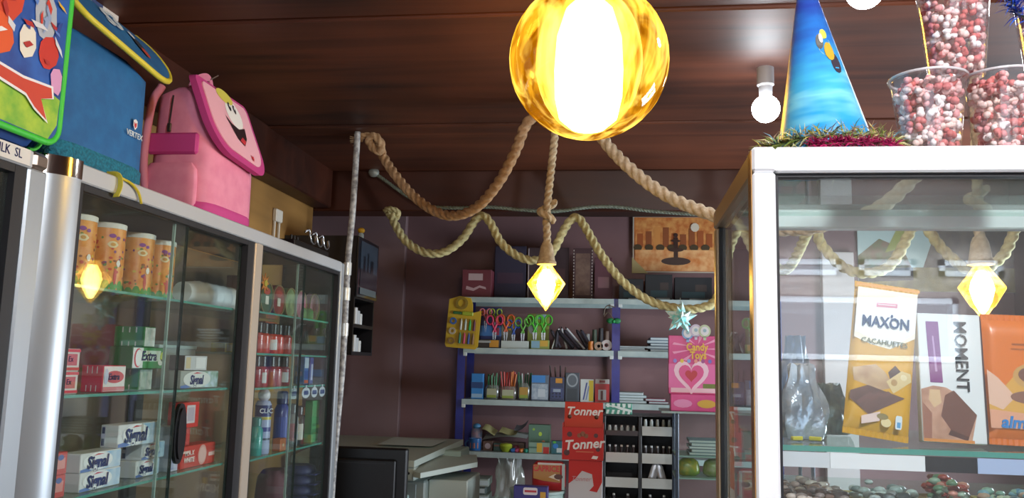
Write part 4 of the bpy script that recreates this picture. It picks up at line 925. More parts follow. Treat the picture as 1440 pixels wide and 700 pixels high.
for k, (z, lb) in enumerate(((1.6685, 'upper'), (1.5455, 'lower'))):
    for i in range(3):
        mb = MB().cbox(-.014, -.03, 0, .014, .03, .075 - .012 * i, .002, M(('#c9cdcd', '#b9c0c4', '#d3d6d2')[i], .5)); mb.box(-.0143, -.02, .02, -.0138, .02, .04, M('#8f3a3a' if (i == 0 and k == 0) else '#7f8a94', .5))
        tag(put(mb.build('small_carton'), (-1.22, 3.735 + i * .036, z), R90), ('tallest', 'middle', 'shortest')[i] + ' small white carton in the %s cubby of the black wall unit' % lb, 'box', 'cartons in the wall unit')
b_ = P(518, 333, 'X', -1.25); t = thing('small_bottle', 'small clear bottle with yellow cap on top of the black wall unit', 'bottle', (-1.25, min(b_.y, 3.93), 2.0605))
MB().lathe([(.001, 0), (.014, 0), (.014, .045), (.008, .055), (.001, .055)], 12, M('#9aa6a6', .2)).build('bottle_body', t); MB().ell((0, 0, .066), .018, .018, .014, M('#c99a1f', .5), 12, 8).build('cap', t)
# hooks on the cabinet top, white socket on the plywood wall
t = thing('hook_rack', 'dark bar with silver wire hooks lying on the cabinet top', 'hooks', (-1.16, 2.97, ZT - .001))
MB().cbox(-.03, -.16, 0, .03, .19, .035, .003, BLACK).build('bar', t)
for k in range(3):
    y = .0 + k * .07; MB().tube(spline([(.02, y - .045, .075), (.03, y - .03, .085), (.032, y - .02, .055), (.034, y + .005, .04), (.034, y + .03, .05), (.03, y + .035, .075)], 6), .004, 6, M('#b9bcc0', .2, .9)).build('hook', t, 60)
for k, y in enumerate((-.08, -.05, -.02)):
    MB().cyl((.0, y - .04, .03), (.0, y - .04, .055), .006, .004, 6, BLACK).build('peg', t)
p = P(393, 312, 'X', -1.5); t = thing('wall_socket', 'white plastic bracket with two prongs on the plywood wall', 'socket', (XL + .0005, p.y, p.z), 0)
MB().cbox(0, -.035, 0, .02, .035, .055, .004, M('#d6d2c6', .5)).build('plate', t)
for y in (-.028, .022): MB().cbox(.001, y, -.09, .012, y + .008, .001, .002, M('#d6d2c6', .5)).build('prong', t)

# desk with monitor and copier
t = thing('desk', 'plain desk carrying the monitor and the copier', 'desk', (-1.0, 3.9, 0))
part(t, 'desk_top', lambda m: m.cbox(-1.51, 3.29, .715, -.66, 4.5, .74, .003, CNT))
for x, y in ((-1.48, 3.33), (-.70, 3.33), (-1.48, 4.46), (-.70, 4.46)): part(t, 'leg', lambda m: m.box(x - .02, y - .02, 0, x + .02, y + .02, .714, CNT))
t = thing('monitor', 'black monitor seen from behind in front of the copier', 'monitor', (-1.06, 3.45, .7405))
MB().cbox(-.205, -.02, .095, .205, .015, .417, .006, M('#0e0e11', .4)).build('back_shell', t)
MB().cbox(-.165, -.032, .14, .165, -.0195, .375, .008, M('#101013', .45)).build('rear_bulge', t)
MB().box(-.10, -.0335, .355, .12, -.0315, .359, M('#26262b', .4)).build('vent_slot', t); MB().cyl((-.12, -.0335, .31), (-.12, -.031, .31), .003, .003, 8, M('#55565a', .3, .6)).build('screw', t)
MB().cbox(-.03, -.015, .012, .03, .012, .10, .004, BLACK).build('stand_neck', t); MB().cbox(-.12, -.08, 0, .12, .08, .012, .004, BLACK).build('stand_base', t)
CP, CPD = M('#a9b5ad', .5), M('#7f8a86', .5)
t = thing('copier', 'grey copier with sheet of paper on its lid and side tray', 'copier', (-1.18, 4.05, .7405))
z0 = .7405
part(t, 'lower_body', lambda m: m.cbox(-1.45, 3.80, z0, -.86, 4.34, .985, .008, CPD))
part(t, 'front_door', lambda m: m.cbox(-1.40, 3.795, .78, -.90, 3.801, .97, .002, M('#6f7c7e', .5)))
part(t, 'upper_body', lambda m: m.cbox(-1.47, 3.77, .986, -.90, 4.36, 1.045, .008, CP))
part(t, 'lid', lambda m: m.add([(x, y, z + dz) for dz in (0, .028) for (x, y, z) in ((-1.47, 3.765, 1.047), (-.905, 3.765, 1.047), (-.80, 4.37, 1.095), (-1.47, 4.37, 1.095))], [(3, 2, 1, 0), (4, 5, 6, 7), (0, 1, 5, 4), (1, 2, 6, 5), (2, 3, 7, 6), (3, 0, 4, 7)], CP), 0)
part(t, 'hinge_block', lambda m: m.cbox(-.90, 4.12, 1.0, -.765, 4.36, 1.09, .006, M('#93a79c', .5)))
part(t, 'vent_slot', lambda m: m.box(-.8995, 3.88, 1.05, -.898, 4.10, 1.062, BLACK), 0)
part(t, 'side_tray', lambda m: m.add([(x, y, z + dz) for dz in (0, .022) for (x, y, z) in ((-.90, 3.73, 1.010), (-.86, 3.70, 1.010), (-.665, 4.02, 1.030), (-.70, 4.20, 1.045), (-.90, 4.12, 1.045))], [(4, 3, 2, 1, 0), (5, 6, 7, 8, 9), (0, 1, 6, 5), (1, 2, 7, 6), (2, 3, 8, 7), (3, 4, 9, 8), (4, 0, 5, 9)], CP), 0)
part(t, 'lower_tray', lambda m: m.cbox(-.86, 3.86, .80, -.68, 4.2, .985, .006, CP))
part(t, 'button', lambda m: m.cyl((-.93, 3.768, 1.02), (-.93, 3.764, 1.02), .006, .006, 10, BLACK))
part(t, 'front_tray', lambda m: m.cbox(-1.2, 3.70, .90, -.93, 3.80, .925, .004, M('#9db5b2', .5)))
mb = MB(); s_ = .0795
mb.grid(lambda u, v: (-.135 + .27 * u + .03 * v, -.10 + .21 * v, .004 * math.sin(3 * u + 2 * v) * v + s_ * v * .21), 6, 5, M('#c3d3d2', .6))
tag(put(mb.build('paper_sheet', None, 60), (-1.03, 4.17, 1.1105)), 'white sheet of paper on the copier lid', 'paper')

# ------------------------------------------------------------------ blue shelf rack
YR, YK = 4.80, 5.12
BLUE = M('#2a2f86', .4, col2='#242a74', scale=20)
LIP = M('#a9b9b6', .45, col2='#9aabaa', scale=15)
ZS = (1.868, 1.581, 1.294, 1.008, .722, .40, .10)
rk = thing('shelf_rack', 'blue steel rack with pale metal shelves along the back wall', 'shelf', (0, 4.95, 0))
XP = (-.905, -.036, .835)
for x in XP:
    for y in (YR, YK - .02):
        def post(m):
            m.box(x - .022, y, 0, x + .022, y + .004, 1.885, BLUE); m.box(x - .022, y + .004, 0, x - .018, y + .03, 1.885, BLUE)
        po = part(rk, 'post', post, 0, 'blue slotted steel post')
for a, b in zip(XP, XP[1:]):
    for z in ZS:
        def shelf(m):
            m.box(a + .012, YR - .012, z - .015, b - .012, YR - .008, z + .015, LIP); m.box(a + .012, YR - .008, z + .011, b - .012, YK, z + .015, LIP); m.box(a + .012, YK - .004, z - .015, b - .012, YK, z + .011, LIP)
        sh = part(rk, 'shelf', shelf, 0, 'pale metal shelf tray')
        for x in (a + .012, b - .034):
            m_ = MB(); m_.T = Matrix.Translation(-rk.location); m_.cbox(x, YR - .0135, z - .032, x + .022, YR - .0085, z - .012, .002, M('#c5cdcb', .4)); m_.build('clip', sh)
def zs(i): return ZS[i] + .0155
def rp(name, label, cat, px0, px1, ytop, i, mat, prints=(), texts=(), d=.06, Y=4.85, group=None, tilt=0):
    """package standing on rack shelf i between two measured columns"""
    A, B_ = P(px0, ytop, 'Y', Y), P(px1, ytop, 'Y', Y); w = B_.x - A.x; h = max(.015, (A.z + B_.z) / 2 - zs(i))
    pr = [(f, [(x * w, z * h) for x, z in poly], m) for f, poly, m in prints]
    tx = [(b, s * h, x * w, z * h, m, kw) for b, s, x, z, m, kw in texts]
    return carton(name, label, cat, w * .97, h, d, ((A.x + B_.x) / 2, Y + d / 2, zs(i)), tilt, mat, pr, tx, group)
# top shelf
rp('carton', 'maroon carton with pale label at the left end of the rack top', 'box', 650, 692, 379, 0, M('#6a2c36', .5), [('F', rect(-.28, .62, .2, .86), M('#b8a0a0', .5)), ('F', [(-.36, .30), (-.1, .24), (.1, .36), (.32, .30), (.3, .38), (.1, .44), (-.1, .34), (-.34, .42)], M('#b99a9c', .5))], d=.12)
rp('photo_album', 'dark navy album standing beside the maroon carton', 'album', 696, 741, 346, 0, M('#241f36', .65), [('F', rect(-.4, .3, .4, .5), M('#3a2438', .65))], d=.03, Y=4.95)
rp('photo_album', 'dark brown album with pale spine behind the hanging lamp', 'album', 742, 801, 348, 0, M('#38252a', .65), [('F', rect(-.48, .02, -.455, .98), M('#a89a98', .5)), ('F', rect(-.3, .2, .4, .6), M('#462c30', .65))], d=.03, Y=4.95)
t = rp('picture_frame', 'narrow picture frame with beaded pale border on the rack top', 'picture frame', 806, 834, 349, 0, M('#40262b', .6), [('F', rect(-.36, .1, .36, .9), M('#5a4038', .6, col2='#6e5648', scale=30))], d=.03, Y=4.93)
mb = MB(); w2, h2 = .056, .29
for k in range(16):
    for x in (-w2 * .95, w2 * .95): mb.ell((x, -.0165, .012 + k * .0185), .0035, .0025, .005, M('#b0a59c', .4), 6, 4)
tag(mb.build('bead_border', t), kind='stuff')
rp('photo_album', 'maroon album next to the beaded frame on the rack top', 'album', 836, 862, 362, 0, M('#57303a', .65), [('F', rect(-.3, .3, .3, .55), M('#6e3c48', .4))], d=.03, Y=4.95)
for k, (a, b, yt, lb) in enumerate(((870, 905, 392, 'left'), (907, 946, 386, 'middle'), (948, 1002, 390, 'right'))):
    rp('book_box', '%s dark boxed book on the rack under the fountain picture' % lb, 'book', a, b, yt, 0, M('#171b20', .65), [('F', rect(-.3, .15, .3, .4), M('#1f3a40', .65)), ('F', rect(.05, .42, .35, .7), M('#3a2f2c', .65)), ('F', rect(-.1, .06, .4, .12), M('#7d8788', .6))], d=.06, Y=4.9, group='dark boxed books')

# posters on the back wall
def poster(name, label, px0, px1, y0, y1, Y, bg, shapes, border=None):
    A, B_ = P(px0, y0, 'Y', Y), P(px1, y1, 'Y', Y); w, h = B_.x - A.x, A.z - B_.z
    t = thing(name, label, 'picture', ((A.x + B_.x) / 2, Y, B_.z)); mb = MB().box(-w / 2, 0, 0, w / 2, .006, h, border or bg); k = 0
    front(mb, rect(-w / 2 + .008, .008, w / 2 - .004, h - .006), -.0004, bg)
    for poly, m in shapes: k += 1; front(mb, [((x - .5) * w, z * h) for x, z in poly], -.0005 - .00025 * k, m)
    mb.build('print', t, 0); return t, w, h
OR = M('#d27a36', .6, col2='#a9582a', scale=14)
ft_ = [(rect(.03, .38, .97, .97), M('#c46c30', .6, col2='#e0a058', scale=26))]
rr = random.Random(3)
for k in range(9): x = .05 + k * .1; ft_.append((rect(x, .45, x + .07, .62 + rr.random() * .3), M(rr.choice(['#d8904a', '#a9582a', '#e8b468', '#94502a']), .5)))
for k in range(7): x = .06 + k * .13; ft_.append((disc(x, .44, .05, .06, 10), M('#4a3a22', .6)))
ft_ += [(rect(.03, .03, .97, .40), M('#cf7c3a', .6, col2='#e8b47a', scale=20)), (disc(.5, .20, .17, .07, 18), M('#3a2018', .5)), (rect(.475, .22, .525, .62), M('#3a2018', .5)), (disc(.5, .40, .09, .035, 14), M('#3f241a', .5)), (disc(.5, .56, .055, .025, 14), M('#3f241a', .5)), (disc(.5, .66, .025, .04, 10), M('#3f241a', .5)), (disc(.72, .8, .05, .08, 10), M('#e3d6c0', .5))]
t, w_, h_ = poster('fountain_picture', 'orange toned picture of a fountain on a town square', 890, 1012, 304, 384, 5.13, OR, ft_, M('#b9b0a0', .6))
mb = MB(); front(mb, [(-w_ / 2 - .004, -.006), (-w_ / 2 + .09, -.006), (-w_ / 2 - .004, .09)], -.0095, M('#b5a878', .8)); mb.build('taped_corner', t, 0)
ls = [(rect(.0, .55, 1, 1), M('#b9d0cc', .5)), ([(0, .5), (.12, .75), (.25, .6), (.3, .3), (0, .3)], M('#7a5a3a', .5, col2='#5d6a34', scale=20)), ([(.35, .3), (.45, 1), (.8, 1), (1, .8), (1, .3)], M('#4a3a34', .5, col2='#6a5a4a', scale=16)), ([(.15, .55), (.22, .9), (.27, .88), (.22, .6)], M('#9aa040', .5)), (rect(0, 0, 1, .34), M('#8f7f48', .5, col2='#6a5c34', scale=12)), ([(0, .3), (.3, .34), (.3, .16), (0, .12)], M('#3f3430', .5))]
poster('landscape_picture', 'landscape picture of rocks and trees behind the right cabinet', 1205, 1470, 311, 412, 5.13, M('#b9d0cc', .5), ls)
a_, b_ = P(1155, 340, 'Y', 5.1), P(1200, 340, 'Y', 5.1)
struct(MB().cbox(a_.x, 5.10, 0, b_.x, 5.149, 2.2, .004, M('#c9c2c0', .5)), 'trim_3', 'pale painted pilaster on the back wall behind the right cabinet')

# second shelf: stationery
yk = 4.777
A, B_ = P(628, 489, 'Y', yk), P(676, 420, 'Y', yk); w_, h_ = B_.x - A.x, B_.z - A.z
t = thing('craft_kit', 'yellow plastic craft kit card with pens hanging at the rack corner', 'craft kit', ((A.x + B_.x) / 2 - .01, yk, A.z), 0, rot=(0, math.radians(4), 0))
YEL = M('#c2a021', .45)
outl = [(-.45, 0), (.42, 0), (.50, .06), (.50, .78), (.25, .72), (.22, .90), (.15, 1.02), (-.2, 1.04), (-.5, .96), (-.5, .06)]
flat_solid([(x * w_, z * h_) for x, z in outl], -.01, .01, YEL, 'card', t)
flat_solid(rrect(-.12 * w_, .05 * h_, .42 * w_, .60 * h_, .008), -.012, -.0095, M('#b08f1c', .45), 'pen_well', t)
for r_ in range(2):
    for k, c in enumerate((('#c9ccc0', '#b8c4b8', '#3fae54', '#6a3f52') if r_ == 1 else ('#3f8a6a', '#c2506a', '#3a5a94', '#8a6a4a'))):
        x = (-.06 + k * .135) * w_; z = (.09 + .27 * r_) * h_
        MB().lathe([(.001, 0), (.007, .002), (.007, h_ * .16), (.004, h_ * .2), (.001, h_ * .235)], 8, M(c, .35)).build('pen', t).location = (x, -.016, z)
for k, c in enumerate(('#8a6a3a', '#b5a890', '#3a62a0')):
    mb = MB(); mb.T = Matrix(((1, 0, 0, -.31 * w_), (0, 0, -1, -.011), (0, 1, 0, (.13 + .2 * k) * h_), (0, 0, 0, 1))); mb.lathe([(.010, 0), (.020, 0), (.020, .006), (.010, .006), (.010, 0)], 14, M(c, .4)); mb.build('ring', t)
mb = MB(); mb.T = Matrix(((1, 0, 0, -.10 * w_), (0, 0, -1, -.011), (0, 1, 0, .90 * h_), (0, 0, 0, 1))); mb.lathe([(.022, 0), (.036, 0), (.036, .006), (.022, .006), (.022, 0)], 16, M('#8c7420', .4)); mb.build('hang_ring', t)
MB().cbox(-.06 * w_, -.022, .66 * h_, .28 * w_, -.0105, .74 * h_, .003, M('#9fb02a', .4)).build('glue_stick', t); MB().cbox(-.34 * w_, -.02, .67 * h_, -.07 * w_, -.0105, .73 * h_, .003, M('#2e6a34', .4)).build('glue_cap', t)
def scissors(root, x, y, z, s, col, flip=1):
    """a pair of scissors, handles up"""
    m = MB(); m.T = Matrix(((1, 0, 0, x), (0, 0, -1, y), (0, 1, 0, z), (0, 0, 0, 1)))
    for sg in (-1, 1):
        ring = [(sg * .022 * s + .015 * s * math.cos(a), .055 * s + .020 * s * math.sin(a), 0) for a in [2 * PI * i / 12 for i in range(13)]]
        m.tube(ring, .0045 * s, 6, M(col, .4)); m.tube([(sg * .012 * s, .040 * s, 0), (0, .015 * s, 0), (-sg * .006 * s, 0, 0)], .005 * s, 6, M(col, .4))
        m.prism([(-sg * .002 * s, .002), (-sg * .010 * s, 0), (-sg * .003 * s, -.07 * s)], -.001, .001, M('#a9adb0', .25, .8))
    return m.build('scissors', root, 60)
def scissor_thing(label, px, py, Y, s, col):
    p = P(px, py, 'Y', Y); p.z = max(p.z, zs(1) + .073 * s); t = thing('scissors', label, 'scissors', tuple(p), group='scissors on the rack'); o = scissors(t, 0, 0, 0, s, col); o.name = 'scissors_pair'; return t
A, B_ = P(677, 431, 'Y', 4.87), P(706, 431, 'Y', 4.87)
bc = rp('scissor_card', 'dark blue display card with pink and green scissors', 'display card', 676, 706, 432, 1, M('#24346e', .5), [('F', rect(-.5, .30, .5, .55), M('#3f78b8', .5)), ('F', rect(.15, .32, .4, .5), M('#b5476a', .5)), ('F', disc(-.3, .88, .14, .06, 12), M('#c2602a', .5))], d=.012, Y=4.89)
scissors(bc, -.03, -.016, .155, .95, '#d4787f'); scissors(bc, .028, -.016, .155, .95, '#9aac3a')
rp('pencil_box', 'small black box with orange picture in front of the scissor card', 'box', 671, 703, 477, 1, M('#2a2523', .5), [('F', rect(.05, .1, .45, .9), M('#c48a2a', .5)), ('F', rect(-.45, .6, .1, .85), M('#9aa0a0', .5))], d=.04, Y=4.81)
t = rp('tray', 'low white tray holding scissors on the second shelf', 'tray', 704, 744, 479, 1, M('#b7c1bb', .5), d=.07, Y=4.815)
for lb, px, py, c, s in (('pink scissors standing left of the white tray', 695, 476, '#c23a5c', 1.25), ('orange scissors leaning in the white tray', 711, 470, '#c4572a', 1.3), ('blue scissors standing in the white tray', 722, 472, '#2a4a94', 1.1), ('green handled scissors at the right of the white tray', 735, 470, '#5a9a35', 1.2)):
    scissor_thing(lb, px, py, 4.845 if px < 700 else 4.855 + .0 * px, s, c)
rp('label_card', 'small card with yellow star behind the tray of scissors', 'card', 706, 725, 443, 1, M('#6a6a58', .5), [('F', rect(.0, .55, .5, .98), M('#c9a22e', .5)), ('F', rect(-.5, .4, 0, .8), M('#8a8a78', .5))], d=.008, Y=4.91)
t = rp('display_box', 'green and yellow display box holding two green scissors', 'display box', 746, 772, 478, 1, M('#8a9a4a', .5), [('F', rect(-.45, .1, .0, .9), M('#7fa6b8', .5)), ('F', rect(.02, .3, .45, .95), M('#c9a03a', .5))], d=.07, Y=4.815)
rp('header_card', 'green header card standing behind the two green scissors', 'display card', 742, 773, 441, 1, M('#7f8a35', .5), [('F', rect(-.1, .85, .35, .98), M('#7f9ab0', .5)), ('F', disc(-.25, .62, .22, .2, 14), M('#8a918c', .5))], d=.006, Y=4.90)
scissor_thing('left green scissors in the green display box', 752, 474, 4.86, 1.3, '#4fb52f'); scissor_thing('right green scissors in the green display box', 764, 474, 4.86, 1.3, '#49a82c')
pens = [(776, 786, '#d0d4d4', .004), (781, 784, '#33323a', .012), (788, 776, '#3c3a44', .010), (797, 790, '#b8bcc0', .006), (806, 786, '#2c2b33', .013), (815, 795, '#3a3640', .012), (822, 797, '#c4c8cc', .006), (826, 812, '#2a2830', .010), (832, 818, '#464450', .010)]
for k, (xb, xt, c, r) in enumerate(pens):
    a = P(xb, 489, 'Y', 4.86 + .006 * (k % 4)); b = P(xt, 466 if k % 3 else 462, 'Y', 4.88); a.z = zs(1) + r + .001
    mb = MB().cyl(a, b, r, r, 8, M(c, .35)); mb.cyl(b, b + (b - a).normalized() * .012, r * .8, r * .4, 8, M('#222226', .4))
    tag(mb.build('marker_pen'), '%s leaning marker counted from the green display box' % ('first', 'second', 'third', 'fourth', 'fifth', 'sixth', 'seventh', 'eighth', 'ninth')[k], 'marker', 'leaning markers')
def ring_thing(name, label, px, r, ri, th, c, axis, Y=4.83, i=1, c2=None):
    p = P(px, 480, 'Y', Y); t = thing(name, label, 'tape roll', (p.x, Y, zs(i) + (r if axis == 'y' else 0)), group='tape rolls on the rack')
    mb = MB()
    if axis == 'y': mb.T = Matrix(((1, 0, 0, 0), (0, 0, -1, 0), (0, 1, 0, 0), (0, 0, 0, 1)))
    mb.lathe([(ri, 0), (r, 0), (r, th), (ri, th), (ri, 0)], 20, M(c, .3)); mb.build('tape', t)
    mb = MB(); mb.T = Matrix(((1, 0, 0, 0), (0, 0, -1, 0), (0, 1, 0, 0), (0, 0, 0, 1))) if axis == 'y' else Matrix(); mb.lathe([(ri * .8, .001), (ri * .99, .001), (ri * .99, th - .001), (ri * .8, th - .001), (ri * .8, .001)], 20, M(c2 or '#b8a58c', .5)); mb.build('core', t)
ring_thing('tape_roll', 'shiny orange spool on the second shelf', 831, .016, .006, .05, '#c9761f', 'z')
ring_thing('tape_roll', 'small brown tape roll beside the orange spool', 842, .024, .012, .02, '#8a6f5c', 'y')
ring_thing('tape_roll', 'pale grey tape roll next to the blue post', 853, .030, .012, .02, '#a9a4a4', 'y', c2='#a05a5a')
for k, (px, yt, c) in enumerate(((826, 470, '#8f9290'), (836, 464, '#3a4a3a'), (845, 462, '#2c2c32'), (853, 466, '#6e5a50'))):
    p = P(px, 480, 'Y', 4.94); mb = MB().cyl((0, 0, 0), (0, 0, P(px, yt, 'Y', 4.94).z - zs(1)), .016, .013, 10, M(c, .4)); tag(put(mb.build('glue_bottle'), (p.x, 4.94, zs(1) + .002)), '%s small bottle standing behind the tape rolls' % ('grey', 'dark green', 'black', 'brown')[k], 'bottle', 'bottles behind the tape rolls')
# notebooks in the second column
def stack(name, lb, cat, px0, px1, ys, i, cols, Y=4.86, d=.2, grp=None):
    A, B_ = P(px0, 490, 'Y', Y), P(px1, 490, 'Y', Y); w = B_.x - A.x; n = len(cols); top = P(px0, ys, 'Y', Y).z; h = (top - zs(i)) / n
    for k, c in enumerate(cols):
        mb = MB().cbox(-w / 2, -d / 2, 0, w / 2, d / 2, h * .94, min(.002, h * .2), M(c, .55)); mb.box(-w / 2 + .003, -d / 2 - .0006, h * .2, w / 2 - .003, -d / 2 + .001, h * .75, M('#b9c6c9', .6))
        rk_ = ('lowest', 'second', 'third', 'fourth', 'fifth', 'sixth')[k] if k < n - 1 or n == 1 else 'topmost'
        tag(put(mb.build(name), ((A.x + B_.x) / 2 + .006 * (-1) ** k, Y + d / 2, zs(i) + k * h + .0003), .03 * (-1) ** k), lb % rk_, cat, grp)
stack('notebook', '%s pale notebook of the flat stack right of the blue post', 'notebook', 869, 909, 486, 1, ['#9aa6ab', '#a8b2b6', '#98a4a8'], grp='flat notebooks, second shelf')
stack('notebook', '%s grey blue notebook of the taller stack near the pink box', 'notebook', 912, 950, 474, 1, ['#7f8c96', '#a3b0b8', '#5a6670', '#9fb0ba', '#8b9aa6'], grp='grey blue notebooks')
stack('notebook', '%s white notebook of the stack on the third shelf, right column', 'notebook', 869, 907, 551, 2, ['#9fb0ae', '#aebbb8', '#93a5a4', '#b5c0bd'], grp='white notebooks, third shelf')
stack('notebook', '%s pink edged notebook on the third shelf, right column', 'notebook', 910, 938, 560, 2, ['#8a5a6a', '#a9707c'], grp='pink edged notebooks')
# green bow and wire on the blue post
p = P(863, 452, 'Y', 4.785); t = thing('green_bow', 'small green bow tied to the middle blue post', 'bow', tuple(p))
for sg in (-1, 1): MB().ell((sg * .018, 0, .004), .022, .008, .016, M('#1f7a45', .6), 10, 6).build('loop', t, 60)
MB().ell((0, -.004, 0), .010, .008, .010, M('#2a9a55', .6), 8, 6).build('knot', t, 60)
MB().tube(spline([(0, 0, .01), (-.03, -.005, .05), (-.055, .0, .03), (-.04, -.004, .085), (.01, 0, .08)], 6), .003, 6, M('#6a5a4a', .5)).build('wire', t, 60)

# third shelf: pouches and packs
def pouch(label, px0, px1, ytop, ybag, cols, bagc, tag_c='#a9ab8c', Y=4.85, seed=1):
    A, B_ = P(px0, ytop, 'Y', Y), P(px1, ytop, 'Y', Y); w = B_.x - A.x; h = A.z - zs(2); hb = P(px0, ybag, 'Y', Y).z - zs(2); rr = random.Random(seed)
    t = thing('pencil_pouch', label, 'pencils', ((A.x + B_.x) / 2, Y + .03, zs(2)))
    for k in range(9):
        x = (-.42 + .84 * k / 8) * w; lean = rr.uniform(-.012, .012)
        mb = MB().cyl((x * .75, rr.uniform(-.01, .015), .004), (x + lean, rr.uniform(-.012, .012), h * rr.uniform(.86, 1.0)), .0042, .0042, 6, M(rr.choice(cols), .4)); mb.build('pencil', t)
    mb = MB(); soft(mb, w * .96, .055, hb, BAGPL, 4, 16, 5, 0, -.05, .02, .01); mb.build('clear_pouch', t, 60)
    mb = MB(); front(mb, rect(-w * .33, hb * .15, w * .33, hb * .75), -.0305, M(tag_c, .5)); front(mb, rect(-w * .33, hb * .12, w * .33, hb * .3), -.0310, M('#8a9a3a', .5)); mb.build('card_insert', t, 0)
rp('carton', 'bright blue carton at the left end of the third shelf', 'box', 663, 680, 525, 2, M('#2f7fc0', .45), [('F', rect(-.5, .42, .5, .66), M('#1f3f72', .45)), ('F', rect(-.45, .05, .45, .2), M('#8fb0c8', .45))], d=.06)
pouch('clear pouch of green pencils on the third shelf', 682, 702, 524, 541, ['#1f6a38', '#267a42', '#1a5a30'], None, seed=2)
pouch('clear pouch crammed with red pencils on the third shelf', 703, 727, 520, 543, ['#b5352a', '#c23d2e', '#a82e26', '#c9702a'], None, seed=3)
pouch('clear pouch of dark green and white pencils with orange tag', 728, 746, 523, 538, ['#2a6a4a', '#c0c6c4', '#2f5a44'], None, '#b0873a', seed=4)
rp('display_pack', 'pack with bright blue header and clear front on the third shelf', 'pack', 747, 772, 527, 2, M('#5a6878', .4), [('F', rect(-.46, .70, .3, .98), M('#3a82c4', .45)), ('F', rect(-.45, .05, .45, .65), M('#8494a2', .3, col2='#a9b4bc', scale=60)), ('F', rect(-.1, .15, .3, .45), M('#b9c2c6', .4))], d=.05)
t = rp('calculator', 'dark blue calculator pack with orange tag on the third shelf', 'calculator', 773, 794, 530, 2, M('#2a3352', .4), [('F', rect(-.1, .75, .35, .95), M('#c98a2a', .45)), ('F', rect(-.4, .12, .4, .55), M('#39446e', .4)), ('F', rect(-.25, .38, .25, .5), M('#8a98a8', .3))], d=.03)
for k in range(6): MB().cbox(-.028 + .02 * (k % 3), -.018, .02 + .017 * (k // 3), -.016 + .02 * (k % 3), -.0155, .031 + .017 * (k // 3), .001, M('#1c2440', .4)).build('key', t)
for k in range(4):
    p = P(778 + 5 * k, 520, 'Y', 4.92); mb = MB().cyl((0, 0, 0), (.01 * (k - 2), 0, P(778, 514 + 2 * (k % 2), 'Y', 4.92).z - zs(2)), .005, .004, 6, M(('#3a3430', '#4a3f36', '#2f2c2e', '#55483c')[k], .5)); tag(put(mb.build('paintbrush'), (p.x, 4.92, zs(2) + .001)), ('first', 'second', 'third', 'last')[k] + ' dark brush handle standing behind the calculator', 'brush', 'dark brush handles')
t = rp('compass_pack', 'grey pack with round clear disc on the third shelf', 'pack', 795, 815, 524, 2, M('#3f4a54', .4), [('F', disc(0, .74, .40, .24, 18), M('#8b949a', .3)), ('F', disc(0, .74, .30, .18, 18), M('#4a545c', .3)), ('F', rect(-.35, .05, .35, .45), M('#2c363e', .4))], d=.03)
rp('pen_pack', 'white and yellow pen blister pack on the third shelf', 'pack', 816, 835, 533, 2, M('#c6ccc8', .45), [('F', rect(.15, .05, .48, .95), M('#c9b02e', .45)), ('F', [(-.3, .1), (-.2, .1), (.05, .85), (-.05, .85)], M('#3a4a86', .4)), ('F', [(-.1, .1), (0, .1), (.2, .7), (.1, .7)], M('#7f8fae', .4))], d=.02)
rp('sharpener_pack', 'red blister pack beside the middle blue post on the third shelf', 'pack', 837, 857, 533, 2, M('#b9b4b2', .45), [('F', rect(-.5, .02, .5, .8), M('#b52a30', .4)), ('F', rrect(-.28, .10, .28, .55, .04), M('#c5c8d0', .35)), ('F', rect(-.1, .12, .05, .5), M('#6a3a44', .4)), ('F', rect(-.2, .85, .2, .95), M('#8a2a30', .4))], d=.03)

# fourth shelf: mugs, papers, toys
def mug(label, px, r, h, c, c2, Y=4.86, i=3, dz=0):
    p = P(px, 620, 'Y', Y); t = thing('mug', label, 'mug', (p.x, Y, zs(i) + dz), group='mugs on the fourth shelf')
    MB().lathe([(.001, 0), (r * .9, 0), (r, .006), (r, h), (r - .004, h), (r - .005, .008), (.001, .008)], 18, M(c, .3)).build('cup', t)
    MB().tube([(-r - .018 * math.sin(a), 0, h * .5 + h * .3 * math.cos(a)) for a in [PI * k / 8 for k in range(9)]], .004, 6, M(c, .3)).build('handle', t, 60)
    mb = MB(); 
    for a in (-1.9, -1.2): mb.add([((r + .0008) * math.cos(a + q), (r + .0008) * math.sin(a + q), z) for q, z in ((-.3, h * .2), (.3, h * .2), (.3, h * .65), (-.3, h * .65))], [(0, 1, 2, 3)], M(c2, .4))
    tag(mb.build('printed_motif', t, 0), kind='stuff')
mug('blue mug with orange print at the left end of the fourth shelf', 668, .036, .066, '#2a5f9a', '#c97a3a')
p = P(670, 610, 'Y', 4.93); t = thing('lidded_jar', 'pink and blue lidded jar behind the blue mug', 'jar', (p.x, 4.94, zs(3)))
MB().lathe([(.001, 0), (.03, 0), (.032, .1), (.026, .115), (.001, .115)], 16, M('#b58a9a', .4, col2='#5a86a8', scale=30)).build('jar_body', t); MB().ell((0, 0, .126), .024, .024, .018, M('#4a80a8', .4), 14, 8).build('lid', t)
rp('carton', 'small brown carton with round pale print next to the blue mug', 'box', 679, 693, 620, 3, M('#5a4238', .5), [('F', disc(0, .5, .3, .3, 12), M('#b5a8b0', .5))], d=.05)
rp('carton', 'dark green tin in the middle of the fourth shelf', 'tin', 694, 705, 623, 3, M('#2f4f46', .4), [('F', rect(-.4, .6, .4, .8), M('#8a5a4a', .5))], d=.04)
p = P(711, 630, 'Y', 4.83); t = thing('toy_bowl', 'yellow green bowl on the front edge of the fourth shelf', 'bowl', (p.x, 4.84, zs(3)))
